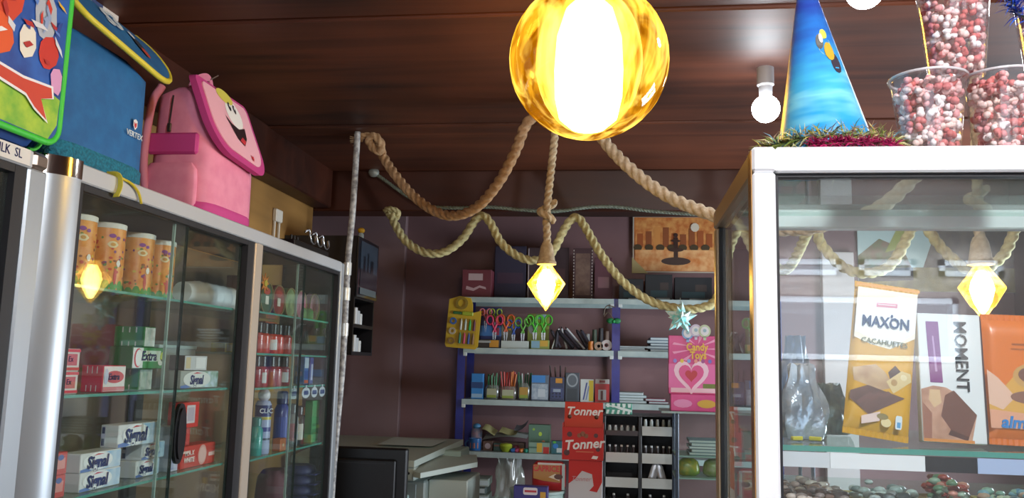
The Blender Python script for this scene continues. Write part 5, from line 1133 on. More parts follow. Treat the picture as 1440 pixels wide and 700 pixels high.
MB().lathe([(.001, 0), (.02, 0), (.034, .02), (.036, .03), (.033, .03), (.018, .005), (.001, .004)], 18, M('#8a9a2a', .4)).build('bowl', t); MB().lathe([(.034, .03), (.037, .034), (.030, .044), (.001, .048)], 18, M('#a3b23a', .4)).build('cover', t)
for k, (px, c, lb) in enumerate(((722, '#2a5fa0', 'blue'), (728, '#a03a5a', 'magenta'), (734, '#c9702a', 'orange'), (726, '#7a3a4a', 'maroon'), (740, '#2a7f6a', 'teal'))):
    Y = 4.83 if k != 3 else 4.87; p = P(px, 634, 'Y', Y); mb = MB().cbox(-.018, -.012, 0, .018, .012, .022 + .012 * (k == 3), .006, M(c, .5)); tag(put(mb.build('eraser', None, 40), (p.x, Y, zs(3)), .3 * k), 'small %s eraser on the fourth shelf' % lb, 'eraser', 'erasers on the fourth shelf')
# draped paper pile on small boxes
rp('carton', 'low brown carton supporting the sheets on the fourth shelf', 'box', 686, 738, 622, 3, M('#5f4a40', .5), d=.08, Y=4.92)
for k, (px0, px1, yt, c, lb, bend) in enumerate(((680, 742, 617, '#a8b0ac', 'large white sheet', .02), (679, 697, 605, '#b5b07a', 'small yellow sheet', -.01), (703, 727, 609, '#b8b27a', 'long yellow sheet', .01), (724, 741, 604, '#8f98a8', 'grey blue sheet', .03))):
    A, B_ = P(px0, yt, 'Y', 4.9), P(px1, yt, 'Y', 4.9); mb = MB(); wq = B_.x - A.x
    mb.grid(lambda u, v: (A.x + wq * u, 4.86 + .13 * v, A.z + .012 * math.sin(3.5 * u + k) + bend * u + .02 * v), 8, 5, M(c, .6)); mb.grid(lambda u, v: (A.x + wq * (1 - u), 4.86 + .13 * v, A.z - .002 + .012 * math.sin(3.5 * (1 - u) + k) + bend * (1 - u) + .02 * v), 8, 5, M(c, .6))
    tag(mb.build('loose_sheet', None, 60), lb + ' in the untidy pile on the fourth shelf', 'paper', 'untidy sheets')
t = rp('toy_case', 'clear green toy case with bright pieces on the fourth shelf', 'toy', 743, 774, 597, 3, M('#4a6a52', .3), [('F', disc(.05, .65, .08, .08, 10), M('#a9c23a', .4)), ('F', disc(-.25, .82, .06, .05, 10), M('#8ab03a', .4)), ('F', disc(.2, .35, .08, .07, 10), M('#b5704a', .4)), ('F', rect(-.46, .1, .46, .14), M('#8aa092', .4))], d=.08, Y=4.93)
rp('carton', 'pale green block with red and yellow ends under the toy case', 'box', 743, 773, 622, 3, M('#7f9a88', .5), [('F', rect(.2, .0, .48, .6), M('#b5352f', .5)), ('F', rect(-.1, .1, .15, .95), M('#c9a236', .5)), ('F', rect(-.48, .45, -.1, .6), M('#4a6a5a', .5))], d=.05, Y=4.82)
rp('carton', 'blue and green toy carton half hidden by the red TONNER box', 'box', 775, 791, 620, 3, M('#3a6a72', .5), [('F', disc(-.1, .6, .25, .2, 10), M('#3f7fc0', .5)), ('F', rect(.0, .1, .45, .45), M('#c3ccc6', .5)), ('F', disc(-.2, .9, .15, .1, 10), M('#5fae45', .5))], d=.05, Y=4.83)
# fifth shelf
stack('paper_ream', '%s paper bundle lying on the lowest visible shelf', 'paper', 655, 690, 672, 4, ['#8f9a92', '#55605c', '#9aa69e'], d=.18, grp='paper bundles')
p = P(714, 668, 'Y', 4.84); mb = MB(); rr = random.Random(8)
def bagf(u, v):
    a = 2 * PI * u; r = (.075 + .012 * math.sin(5 * a + 4 * v) + .008 * math.sin(9 * a - 7 * v)) * (1 - .25 * v); return (r * 1.1 * math.cos(a), r * .6 * math.sin(a), .245 * v)
mb.grid(bagf, 36, 14, BAGPL, True); mb.flat([bagf(i / 36, 0) for i in range(36)][::-1], BAGPL)
tag(put(mb.build('plastic_bag', None, 60), (p.x, 4.93, zs(4) + .001)), 'crumpled clear plastic bag standing under the fourth shelf', 'bag')

# ------------------------------------------------------------------ table in front of the rack
TZ = .80
t = thing('table', 'low table in front of the rack carrying boxes and trays', 'table', (.1, 4.1, 0))
part(t, 'table_top', lambda m: m.cbox(-.62, 3.70, TZ - .03, 1.0, 4.45, TZ, .003, M('#6a7a78', .5)))
for x, y in ((-.58, 3.74), (.96, 3.74), (-.58, 4.41), (.96, 4.41)): part(t, 'leg', lambda m: m.box(x - .02, y - .02, 0, x + .02, y + .02, TZ - .0305, M('#4a4a4a', .5)))
REDT = M('#c01f18', .6); WHT = M('#e6e2e0', .5)
# lower white and red box, TONNER display box on top
YT = 4.0
A, B_ = P(800, 646, 'Y', YT), P(847, 646, 'Y', YT); w_ = B_.x - A.x; zt = A.z
t = carton('carton', 'white carton with red swoosh under the TONNER box', 'box', w_, zt - TZ - .001, .16, ((A.x + B_.x) / 2, YT + .08, TZ + .0005), 0, M('#c9c4c6', .5), [('F', [(-w_ / 2, (zt - TZ) * .62), (-w_ * .3, (zt - TZ) * .70), (-w_ * .1, (zt - TZ) * .83), (w_ * .2, (zt - TZ) * .78), (w_ * .25, (zt - TZ) * .60), (w_ * .12, (zt - TZ) * .52), (w_ * .35, (zt - TZ) * .5), (w_ * .5, (zt - TZ) * .66), (w_ * .5, (zt - TZ) * .995), (-w_ / 2, (zt - TZ) * .995)], REDT), ('F', disc(0, .02, .014, .016, 14), M('#6a5648', .5))], [('Tonner', .03, -.02, (zt - TZ) * .70, M('#c98f92', .5), {'shear': .3})])
A, B_ = P(790, 645, 'Y', YT - .02), P(848, 645, 'Y', YT - .02); w_ = B_.x - A.x; xc = (A.x + B_.x) / 2; z_b = zt + .0005
hb = P(820, 601, 'Y', YT - .02).z - z_b; hh = P(820, 566, 'Y', YT + .02).z - z_b
t = thing('chocolate_display', 'red TONNER display box with raised lettered header', 'display box', (xc, YT + .06, z_b))
mb = MB(); d_ = .14
mb.box(-w_ / 2, -d_ / 2, 0, w_ / 2, -d_ / 2 + .003, hb, REDT); mb.box(-w_ / 2, d_ / 2 - .003, 0, w_ / 2, d_ / 2, hb, REDT); mb.box(-w_ / 2, -d_ / 2 + .003, 0, -w_ / 2 + .003, d_ / 2 - .003, hb * 1.12, M('#c93a30', .4)); mb.box(w_ / 2 - .003, -d_ / 2 + .003, 0, w_ / 2, d_ / 2 - .003, hb * 1.12, M('#c93a30', .4)); mb.box(-w_ / 2, -d_ / 2 + .003, 0, w_ / 2, d_ / 2 - .003, .003, REDT); mb.build('open_box', t, 0)
hd = MB(); hd.add([(x, y, z) for y, z in ((-.01, hb * .98), (.03, hh)) for x in (-w_ / 2 + .004, w_ / 2 - .004)] + [(x, y + .003, z) for y, z in ((-.01, hb * .98), (.03, hh)) for x in (-w_ / 2 + .004, w_ / 2 - .004)], [(0, 1, 3, 2), (5, 4, 6, 7), (0, 2, 6, 4), (1, 5, 7, 3), (2, 3, 7, 6), (0, 4, 5, 1)], M('#c73127', .4)); hd = hd.build('header', t, 0)
sl = math.atan2(.04, hh - hb * .98)
txt('Tonner', .055, WHT, hd, (0, .006, hb * .98 + (hh - hb * .98) * .62), (R90 - sl, 0, 0), bold=.025, shear=.25)
mb = MB(); 
for x in (-.065, .06): mb.ell((x, .0, hb * .98 + (hh - hb) * .42), .010, .004, .010, M('#5a2f1c', .4), 10, 6)
tag(mb.build('printed_sweets', hd), kind='stuff')
txt('Tonner', .060, WHT, t, (.005, -d_ / 2 - .0018, hb * .48), (R90, -.10, 0), bold=.025, shear=.25)
mb = MB()
for x, z, r in ((-.06, .78, .012), (.06, .76, .010), (-.072, .22, .014), (.07, .34, .010), (0, .80, .012), (.016, .74, .010), (-.016, .75, .010)): front(mb, disc(x, z * hb, r, r, 12), -d_ / 2 - .0008, M('#8a4a24' if abs(x) < .03 else '#4f1712', .45))
front(mb, rect(-.03, .24 * hb, .05, .27 * hb), -d_ / 2 - .0006, M('#c96a4a', .5)); front(mb, [(.04, .06 * hb), (.065, .04 * hb), (.072, .13 * hb), (.048, .15 * hb)], -d_ / 2 - .0010, WHT)
tag(mb.build('printed_front', t, 0), kind='stuff')
# CAPRICE bag on a white drum, blue MAXON pack in front
YC = 3.95
A, B_ = P(747, 690, 'Y', YC), P(794, 690, 'Y', YC); w_ = B_.x - A.x; xc = (A.x + B_.x) / 2; zc_ = A.z; h_ = P(770, 650, 'Y', YC).z - zc_
t = thing('drum', 'pale round tub with flat top under the biscuit bag', 'tub', (xc - .055, YC + .09, TZ + .0005)); ht = zc_ - TZ - .002
MB().lathe([(.001, 0), (.125, 0), (.125, ht - .015), (.13, ht - .012), (.13, ht), (.001, ht)], 32, M('#a9c2bd', .45)).build('tub_body', t)
t = thing('biscuit_bag', 'red and gold CAPRICE biscuit bag standing on the pale tub', 'biscuits', (xc, YC + .06, zc_))
mb = MB(); soft(mb, w_, .075, h_, M('#a9262a', .35), 5, 24, 8, 0, .0, .02, .018); mb.build('bag_body', t, 60)
mb = MB(); y = -.0400
front(mb, [(-w_ * .46, h_ * .9), (w_ * .34, h_ * .9), (w_ * .36, h_ * .3), (-.02, h_ * .34), (-w_ * .46, h_ * .42)], y, M('#b07a32', .35)); front(mb, [(.0, h_ * .48), (w_ * .33, h_ * .36), (w_ * .33, h_ * .5), (.03, h_ * .6)], y - .0005, M('#e0d2b8', .4)); front(mb, disc(.045, h_ * .5, .02, .012, 12), y - .001, M('#5a2f1c', .4)); front(mb, rect(-.05, h_ * .9, .06, h_ * .97), y - .0004, M('#cfc4bd', .3)); front(mb, rect(w_ * .40, h_ * .05, w_ * .49, h_ * .95), y + .002, M('#a9bab8', .3))
mb.build('printed_front', t, 0); txt('CAPRICE', .036, M('#c9342c', .4), t, (-.012, y - .0015, h_ * .76), (R90, 0, 0), bold=.03, sx=.85)
YM = 3.80
A, B_ = P(722, 700, 'Y', YM), P(770, 700, 'Y', YM); w_ = B_.x - A.x; h_ = P(745, 684, 'Y', YM).z - TZ
t = carton('chocolate_box', 'violet blue MAXON box at the bottom edge of the picture', 'chocolate', w_, h_, .05, ((A.x + B_.x) / 2, YM + .03, TZ + .0005), 0, M('#2f2a78', .4), [('F', rrect(-w_ * .22, h_ * .80, w_ * .2, h_ * .97, .008), M('#d8d2d6', .4)), ('F', rect(-w_ * .18, h_ * .86, w_ * .17, h_ * .91), M('#b5303a', .4)), ('F', rect(w_ * .28, h_ * .72, w_ * .44, h_ * .88), M('#c99a2e', .4)), ('F', [(-w_ * .5, h_ * .2), (-w_ * .3, h_ * .55), (w_ * .3, h_ * .7), (w_ * .3, h_ * .3)], M('#7f8fc0', .4))], [('MAXON', .050, 0, h_ * .60, M('#e6e8f0', .4), {'bold': .04, 'turn': -.08})])

# tray rack with two columns of white fronted trays
YQ = 4.14
x0, x1 = P(849, 640, 'Y', YQ).x, P(951, 640, 'Y', YQ).x; xm = P(900, 640, 'Y', YQ).x; zq = P(900, 592, 'Y', YQ).z + .02
t = thing('tray_rack', 'black rack with two columns of white fronted trays', 'tray rack', ((x0 + x1) / 2, YQ + .1, TZ + .0005))
for x in (x0, xm, x1): part(t, 'upright', lambda m: m.cbox(x - .008, YQ, TZ + .001, x + .008, YQ + .24, zq, .002, M('#1b1b1f', .4)), 0)
part(t, 'back_board', lambda m: m.box(x0, YQ + .241, TZ + .001, x1, YQ + .246, zq, M('#2a2220', .5)), 0)
part(t, 'top_board', lambda m: m.box(x0 - .004, YQ + .02, zq, x1 + .004, YQ + .246, zq + .006, M('#1e1e22', .4)), 0)
rows = [(606, 613), (637, 651), (672, 686), (705, 716)]
for c, (a, b) in enumerate(((x0 + .009, xm - .009), (xm + .009, x1 - .009))):
    for r_, (y0_, y1_) in enumerate(rows):
        if c == 1 and r_ == 0: y0_, y1_ = 599, 612
        zt_, zb_ = P(900, y0_, 'Y', YQ).z, P(900, y1_, 'Y', YQ).z
        if zb_ < TZ + .005: zb_ = TZ + .005
        col = M('#3a3236', .5) if (c == 0 and r_ == 0) else M('#b9bcb8', .5)
        def tray(m):
            m.box(a, YQ - .004, zb_, b, YQ, zt_, col); m.box(a, YQ, zb_, b, YQ + .235, zb_ + .003, M('#6a6460', .5)); m.box(a, YQ, zb_, a + .002, YQ + .235, zt_, M('#55504c', .5)); m.box(b - .002, YQ, zb_, b, YQ + .235, zt_, M('#55504c', .5))
        part(t, 'tray', tray, 0, 'white fronted tray' if not (c == 0 and r_ == 0) else 'dark fronted tray')
        # goods lying in the tray
        n = 5 if r_ < 2 else 2
        for k in range(n):
            if c == 0 and r_ == 2: break
            x = a + (b - a) * (k + .6) / (n + .3); hgt = (zt_ - zb_) * (1.45 if r_ != 2 else 2.0)
            mb = MB()
            if r_ == 2: soft(mb, .045, .02, hgt + .03, M('#b9babc', .25, .5), 3, 12, 6, 0, .3, 0, .008); nm, ct = 'foil_sachet', 'sachet'
            else: mb.cyl((0, 0, 0), (0, 0, hgt), .009, .008, 8, M(('#b9c6c6', '#3a3436')[r_ % 2], .3)); mb.cyl((0, 0, hgt), (0, 0, hgt + .008), .006, .006, 8, M('#d9dede', .3)); nm, ct = 'lip_stick', 'tube'
            tag(put(mb.build(nm, None, 50), (x, YQ + .04, zb_ + .0036), rot=(0, .25 * (-1) ** k if r_ == 2 else 0, 0)), '%s %s in the %s tray of the %s column' % (ORD[k], 'silver sachet' if r_ == 2 else 'small tube', ('top', 'second', 'third', 'bottom')[r_], ('left', 'right')[c]), ct, 'goods in the tray rack')
A, B_ = P(851, 593, 'Y', YQ), P(889, 593, 'Y', YQ); w_ = B_.x - A.x; h_ = P(870, 567, 'Y', YQ).z - zq - .007
GW = M('#cfe0da', .3); GG = M('#2f8f78', .35)
st = [('F', [(-w_ * .48 + k * w_ * .2, h_ * .03), (-w_ * .48 + k * w_ * .2 + w_ * .09, h_ * .03), (-w_ * .42 + k * w_ * .2 + w_ * .07, h_ * .40), (-w_ * .44 + k * w_ * .2, h_ * .40)], GW) for k in range(5)] + [('F', [(-w_ * .45 + k * w_ * .2, h_ * .62), (-w_ * .45 + k * w_ * .2 + w_ * .09, h_ * .62), (-w_ * .43 + k * w_ * .2 + w_ * .09, h_ * .96), (-w_ * .47 + k * w_ * .2, h_ * .96)], GW) for k in range(5)] + [('F', [(-w_ * .49, h_ * .72), (-w_ * .2, h_ * .66), (w_ * .1, h_ * .40), (w_ * .48, h_ * .22), (w_ * .48, h_ * .42), (.0, h_ * .70), (-w_ * .49, h_ * .84)], GW)]
carton('striped_box', 'green box with white stripes on top of the tray rack', 'box', w_, h_, .05, ((A.x + B_.x) / 2, YQ + .06, zq + .0065), 0, GG, st)

# small glass case with the pink candy box on top
gx0, gx1, gy0, gy1, gz = P(950, 600, 'Y', 3.78).x, .80, 3.78, 4.06, P(975, 578, 'Y', 3.80).z - .001
t = thing('glass_case', 'small glass case with books inside under the pink candy box', 'display case', ((gx0 + gx1) / 2, 3.92, TZ + .0005))
for x in (gx0, gx1 - .014):
    for y in (gy0, gy1 - .014): part(t, 'post', lambda m: m.cbox(x, y, TZ + .001, x + .014, y + .014, gz - .009, .002, M('#3a4450', .35, .4)))
part(t, 'top_panel', lambda m: m.box(gx0 - .06, gy0 - .03, gz - .008, gx1, gy1, gz, M('#8aa09c', .3)), 0)
part(t, 'front_glass', lambda m: m.box(gx0 + .015, gy0 + .003, TZ + .001, gx1 - .015, gy0 + .006, gz - .009, GLASS), 0)
gs = []
for py in (641, 672):
    z = P(980, py, 'Y', 3.8).z; gs.append(z); part(t, 'shelf', lambda m: m.box(gx0 + .001, gy0 + .016, z - .006, gx1 - .001, gy1 - .015, z, M('#8fb0aa', .3)), 0)
for k in range(5):
    mb = MB().cbox(-.09, -.08, 0, .09, .08, .0125, .001, M(('#6f8a94', '#8fa6ac', '#4a5f6e', '#9ab0b2', '#7a8f9a')[k], .5)); mb.box(-.088, -.0806, .003, .088, -.079, .010, M('#b9c8c8', .6))
    tag(put(mb.build('book'), (gx0 + .15 + .01 * (k % 2), 3.90, gs[0] + .0005 + k * .013)), ('lowest', 'second', 'third', 'fourth', 'topmost')[k] + ' book of the pile inside the small glass case', 'book', 'books in the glass case')
for k, (x, c, lb) in enumerate(((.06, '#a39a2f', 'yellow green sweets bag, left one inside the glass case'), (.17, '#9a9a7a', 'pale sweets bag, right one inside the glass case'))):
    mb = MB(); soft(mb, .10, .06, .075, M(c, .3, col2='#6a8a3a', scale=40), 3, 18, 7, 0, .25, .08, .02); tag(put(mb.build('sweets_bag', None, 60), (gx0 + x, 3.87, gs[1] + .0006)), lb, 'sweets', 'sweets bags in the glass case')
A, B_ = P(941, 576, 'Y', 3.80), P(941, 471, 'Y', 3.80); h_ = B_.z - gz; w_ = .235
PKB = M('#d24f8e', .4, col2='#c43f82', scale=9)
t = thing('candy_box', 'bright pink Candy Toys display box with lollipop header', 'display box', (A.x + w_ / 2, 3.84, gz + .0005))
mb = MB().cbox(-w_ / 2 + .006, -.05, 0, w_ / 2, .05, h_ * .22, .002, PKB); mb.cbox(-w_ / 2, .0, h_ * .22, w_ / 2, .05, h_, .002, PKB); mb.build('box_body', t, 0)
mb = MB(); y = -.0006
mb_ = rrect
front(mb, rect(-w_ * .46, h_ * .24, w_ * .46, h_ * .30), y, M('#e3c3d0', .4)); front(mb, rect(-w_ * .5, h_ * .30, w_ * .5, h_ * .62), y - .0001, M('#d86aa6', .4))
heart = [(math.sin(a) ** 3 * .075, (13 * math.cos(a) - 5 * math.cos(2 * a) - 2 * math.cos(3 * a) - math.cos(4 * a)) * .0052) for a in [2 * PI * i / 28 for i in range(28)]]
front(mb, [(x - .02, z + h_ * .47) for x, z in heart], y - .0006, M('#e8c6d8', .4)); front(mb, [(x * .72 - .02, z * .72 + h_ * .47) for x, z in heart], y - .0010, M('#d4548f', .4)); front(mb, [(x * .35 - .02, z * .35 + h_ * .47) for x, z in heart], y - .0014, M('#b5303c', .4))
front(mb, rect(.03, h_ * .30, w_ * .5, h_ * .36), y - .0008, M('#6a7a34', .4))
for k in range(9): a = 2 * PI * k / 9; front(mb, [(.02 * math.cos(a - .1) + .005, .02 * math.sin(a - .1) + h_ * .83), (.11 * math.cos(a - .09) + .005, .06 * math.sin(a - .09) + h_ * .83), (.11 * math.cos(a + .09) + .005, .06 * math.sin(a + .09) + h_ * .83)], y - .0004, M('#e295be', .4))
for k in range(7): front(mb, disc(-.09 + k * .03, h_ * .66, .008, .009, 10), y - .0008, M(('#8a7fd0', '#d9c04a', '#7fa0d8', '#d9908a', '#9a4a8a', '#6a6ac0', '#d9b04a')[k], .4))
for k, (x, c) in enumerate(((-.06, '#d98ab8'), (.04, '#c9a23a'))): front(mb, disc(x, h_ * .1, .04, .018, 12), -.0508, M(c, .4))
mb.build('printed_front', t, 0)
CT = M('#d8b23a', .4); txt('Candy', .045, CT, t, (.005, -.003, h_ * .845), bold=.03, sx=.8); txt('Toys', .045, CT, t, (.01, -.003, h_ * .735), bold=.03, sx=.8)
for k, (x, z, c) in enumerate(((-.035, 1.035, '#7fa8d8'), (.0, 1.07, '#c0b8d0'), (.038, 1.065, '#b8c8a8'))):
    mb = MB(); mb.T = Matrix(((1, 0, 0, x), (0, 0, -1, -.001 - .002 * k), (0, 1, 0, h_ * z), (0, 0, 0, 1))); mb.prism(disc(0, 0, .026, .028, 18), 0, .0025, M(c, .4)); mb.prism(disc(0, 0, .018, .020, 16), .0025, .0035, M('#d3d6dc', .4)); mb.prism(disc(0, .002, .008, .008, 10), .0035, .0042, M('#8fb0c0', .4)); mb.box(-.006, -.040, 0, .006, -.024, .0025, M(c, .4)); mb.build('lollipop', t, 0)
# holographic star hanging on the yellow rope
p = P(957, 447, 'Y', 3.83); t = thing('foil_star', 'shiny turquoise foil star hanging from the yellow rope', 'ornament', tuple(p))
HOLO = M('#74e2e0', .2, .1, col2='#f2ffff', scale=45)
for k, (ro, ri, y, rt) in enumerate(((.075, .034, 0, .2), (.055, .026, -.012, .6), (.036, .018, -.022, .1))):
    mb = MB(); mb.T = Matrix(((1, 0, 0, 0), (0, 0, -1, y), (0, 1, 0, 0), (0, 0, 0, 1))); n = 10; pts = [((ro if i % 2 == 0 else ri) * math.cos(PI * i / 5 + rt), (ro if i % 2 == 0 else ri) * math.sin(PI * i / 5 + rt)) for i in range(n)]
    mb.add([(x, z, 0) for x, z in pts] + [(0, 0, .02), (0, 0, -.008)], [(i, (i + 1) % n, n) for i in range(n)] + [((i + 1) % n, i, n + 1) for i in range(n)], HOLO); mb.build('star_layer', t, 0)
MB().cyl((0, 0, .02), (.0, .02, .09), .0015, .0015, 5, M('#8a8f80', .5)).build('thread', t)

# ================================================================== on the right cabinet
ztop = RT + .0008
c = P(1162, 200, 'Y', .925)
t = thing('party_hat', 'blue cone party hat printed with sky and clouds', 'party hat', (c.x, .925, ztop + .001), 0, rot=(0, math.radians(-5), 0))
rb, hc = .0535, .235
def skymat():
    m = bpy.data.materials.new('hat_print'); m.use_nodes = True; nt = m.node_tree; b = nt.nodes['Principled BSDF']; b.inputs['Roughness'].default_value = .35
    tc = nt.nodes.new('ShaderNodeTexCoord'); sp_ = nt.nodes.new('ShaderNodeSeparateXYZ'); r = nt.nodes.new('ShaderNodeValToRGB'); nz = nt.nodes.new('ShaderNodeTexNoise'); nz.inputs['Scale'].default_value = 14
    mp = nt.nodes.new('ShaderNodeMapping'); mp.inputs['Rotation'].default_value = (0, .5, 0); mp.inputs['Scale'].default_value = (1, 1, 4)
    ma = nt.nodes.new('ShaderNodeMath'); ma.operation = 'MULTIPLY_ADD'; ma.inputs[1].default_value = 4.2; ad = nt.nodes.new('ShaderNodeMath'); ad.operation = 'MULTIPLY_ADD'; ad.inputs[1].default_value = .55; 
    nt.links.new(tc.outputs['Object'], sp_.inputs[0]); nt.links.new(tc.outputs['Object'], mp.inputs[0]); nt.links.new(mp.outputs[0], nz.inputs['Vector']); nt.links.new(sp_.outputs[2], ma.inputs[0]); ma.inputs[2].default_value = -.27
    nt.links.new(nz.outputs['Fac'], ad.inputs[0]); nt.links.new(ma.outputs[0], ad.inputs[2]); nt.links.new(ad.outputs[0], r.inputs[0])
    e = r.color_ramp.elements; e[0].position = .02; e[0].color = lin('#1b86c8'); e[1].position = .85; e[1].color = lin('#2a2f96')
    for ps, cc in ((.18, '#2f9fd6'), (.30, '#7fd0e6'), (.38, '#46b0dc'), (.55, '#2f7fd0')): q = e.new(ps); q.color = lin(cc)
    nt.links.new(r.outputs[0], b.inputs['Base Color']); return m
MB().lathe([(rb - .001, 0), (rb, .0), (.0015, hc), (.0005, hc)], 40, skymat()).build('cone', t, 80)
a0 = math.radians(-28)
mb = MB(); mb.cyl((rb * math.cos(a0), rb * math.sin(a0), 0), (0, 0, hc), .0012, .0008, 6, M('#dfe6ee', .3)); mb.build('seam', t)
mb = MB()
def oncone(a, z, da, dz, c, e):
    vs = []
    for k in range(12):
        q = 2 * PI * k / 12; zz = z + dz * math.sin(q); rr_ = rb * (1 - zz / hc) + e; aa = a + da * math.cos(q); vs.append((rr_ * math.cos(aa), rr_ * math.sin(aa), zz))
    mb.flat(vs, M(c, .4))
for a, z, da, dz, cc, e in ((-1.30, .130, .30, .013, '#b8c43a', .0008), (-1.50, .134, .16, .009, '#3a3a34', .0012), (-1.42, .138, .09, .006, '#d9d4c0', .0016), (-1.18, .122, .20, .011, '#c9a02e', .0014), (-1.02, .108, .20, .012, '#3a3440', .0010), (-1.25, .143, .18, .006, '#c9d050', .0014)): oncone(a, z, da, dz, cc, e)
tag(mb.build('printed_bird', t, 0), 'small yellow and green bird print')
def tinsel(name, label, pts, n, ln, cols, r0=.006, seed=1, up=.3):
    rr = random.Random(seed); t = thing(name, label, 'tinsel', tuple(pts[0])); o = V(pts[0]); q = resample([V(p) for p in spline(pts, 10)], .002)
    MB().tube([p - o for p in resample(q, .008)], .0015, 5, M('#6a6a3a', .5)).build('core_wire', t, 60)
    mb = MB(); ms = [M(c, .3, .25) for c in cols]
    for i in range(n):
        p = rr.choice(q) - o; d = V((rr.uniform(-1, 1), rr.uniform(-1, 1), rr.uniform(-1 + up, 1))).normalized(); l = ln * rr.uniform(.55, 1); s_ = d.orthogonal().normalized() * .0009
        e = p + d * l + V((0, 0, -.2 * l)); m_ = p + d * l * .55
        if p.z + o.z + d.z * l < ztop + .001 and o.z < ztop + .02: d.z = abs(d.z); e = p + d * l; m_ = p + d * l * .55
        mb.add([p - s_, p + s_, m_ + s_ * .9, e, m_ - s_ * .9], [(0, 1, 2, 4), (4, 2, 3)], ms[i % len(ms)])
    tag(mb.build('strands', t, 0), kind='stuff'); return t
ring = [(c.x + .066 * math.cos(a), .925 + .066 * math.sin(a), ztop + .020) for a in [-PI * .98 + 2 * PI * .9 * i / 16 for i in range(17)]]
tinsel('tinsel_garland', 'green and gold tinsel wound round the foot of the blue cone', ring + [(c.x + .10, .93, ztop + .018), (c.x + .118, .95, ztop + .018)], 2000, .026, ['#8f9f45', '#c9b45a', '#6a7a3a', '#e6dca0', '#a98a6a', '#6f8f9a'], seed=2)
tinsel('tinsel_garland', 'dark magenta tinsel lying in front of the blue cone', [(c.x - .035, .842, ztop + .006), (c.x + .0, .838, ztop + .007), (c.x + .045, .842, ztop + .006)], 650, .014, ['#a8265a', '#c93570', '#8a1f48'], seed=4, up=.2)

CUPM = glass('cup_plastic', (.96, .96, .98, 1), .07, .55, 3, .08, mix=(.05, (.95, .92, .95, 1)))
KM = [M('#e09a98', .6), M('#f5e4de', .6), M('#cf7470', .6), M('#edbdb6', .6), M('#f7eeea', .6), M('#c4615a', .6), M('#f0d0c4', .6)]
def popcorn_cup(label, x, y, z, seed, rt=.0365, rbm=.0268, h=.100):
    t = thing('popcorn_cup', label, 'popcorn', (x, y, z), 0, 'popcorn cups'); rr = random.Random(seed)
    MB().lathe([(.001, .0), (rbm, 0), (rbm + (rt - rbm) * .5, h * .5), (rt, h - .004), (rt + .002, h - .003), (rt + .0025, h), (rt - .0005, h + .0005), (rt - .001, h - .004)], 32, CUPM).build('cup', t, 60)
    MB().tube([((rt + .001) * math.cos(a), (rt + .001) * math.sin(a), h - .001) for a in [2 * PI * i / 32 for i in range(33)]], .0013, 6, M('#d9d2d0', .3)).build('rim', t, 60)
    mb = MB()
    def kern(px_, py_, pz_, s):
        mt = rr.choice(KM)
        for k in range(5):
            d = V((rr.uniform(-1, 1), rr.uniform(-1, 1), rr.uniform(-1, 1))).normalized() * s * .62
            mb.ell((px_ + d.x, py_ + d.y, pz_ + d.z), s * rr.uniform(.42, .62), s * rr.uniform(.42, .62), s * rr.uniform(.4, .6), mt if k else rr.choice(KM), 6, 4)
    z_ = .006
    while z_ < h * .86:
        R_ = rbm + (rt - rbm) * z_ / h - .0078; n = int(2 * PI * R_ / .0125)
        for k in range(n): a = 2 * PI * (k + rr.random() * .5) / n; kern(R_ * math.cos(a), R_ * math.sin(a), z_ + rr.uniform(-.002, .002), .0072)
        for k in range(5):
            a = rr.uniform(0, 6.28); q = R_ * rr.uniform(.1, .65); kern(q * math.cos(a), q * math.sin(a), z_, .0075)
        z_ += .0112
    for k in range(22): a = rr.uniform(0, 6.28); q = (rt - .010) * math.sqrt(rr.random()); kern(q * math.cos(a), q * math.sin(a), h * .86 + .010 * (1 - q / rt) + rr.uniform(-.003, .003), .0074)
    tag(mb.build('popcorn', t, 60), 'heap of pink and white popcorn', kind='stuff')
    return t
yc_ = .905
u1 = P(1304, 100, 'Y', yc_); u2 = P(1408, 100, 'Y', yc_)
hcup = P(1304, 97, 'Y', yc_ - .03).z - ztop
popcorn_cup('popcorn cup standing next to the blue cone on the right cabinet', u1.x, yc_, ztop, 1, h=hcup)
popcorn_cup('popcorn cup at the right edge standing on the cabinet', u2.x, yc_, ztop, 2, h=hcup)
u3 = P(1350, 85, 'Y', yc_)
popcorn_cup('popcorn cup stacked on the rims of the two lower cups', u3.x - .004, yc_, ztop + hcup + .0015, 3, h=.105)
u4 = P(1452, 85, 'Y', yc_ + .03)
popcorn_cup('popcorn cup cut off by the right frame edge, in the upper row', u4.x + .012, yc_ + .01, ztop + hcup + .0015, 4, h=.105)
b_ = P(1424, 20, 'Y', .87)
tinsel('tinsel_garland', 'shiny blue tinsel hanging over the upper popcorn cups', [(b_.x - .008, .866, b_.z + .045), (b_.x - .004, .864, b_.z + .015), (b_.x + .006, .863, b_.z - .006), (b_.x + .03, .864, b_.z - .012), (b_.x + .07, .867, b_.z + .0)], 700, .022, ['#2a4fc0', '#3a6fe0', '#1c2f8a', '#8fb0f0'], seed=6)

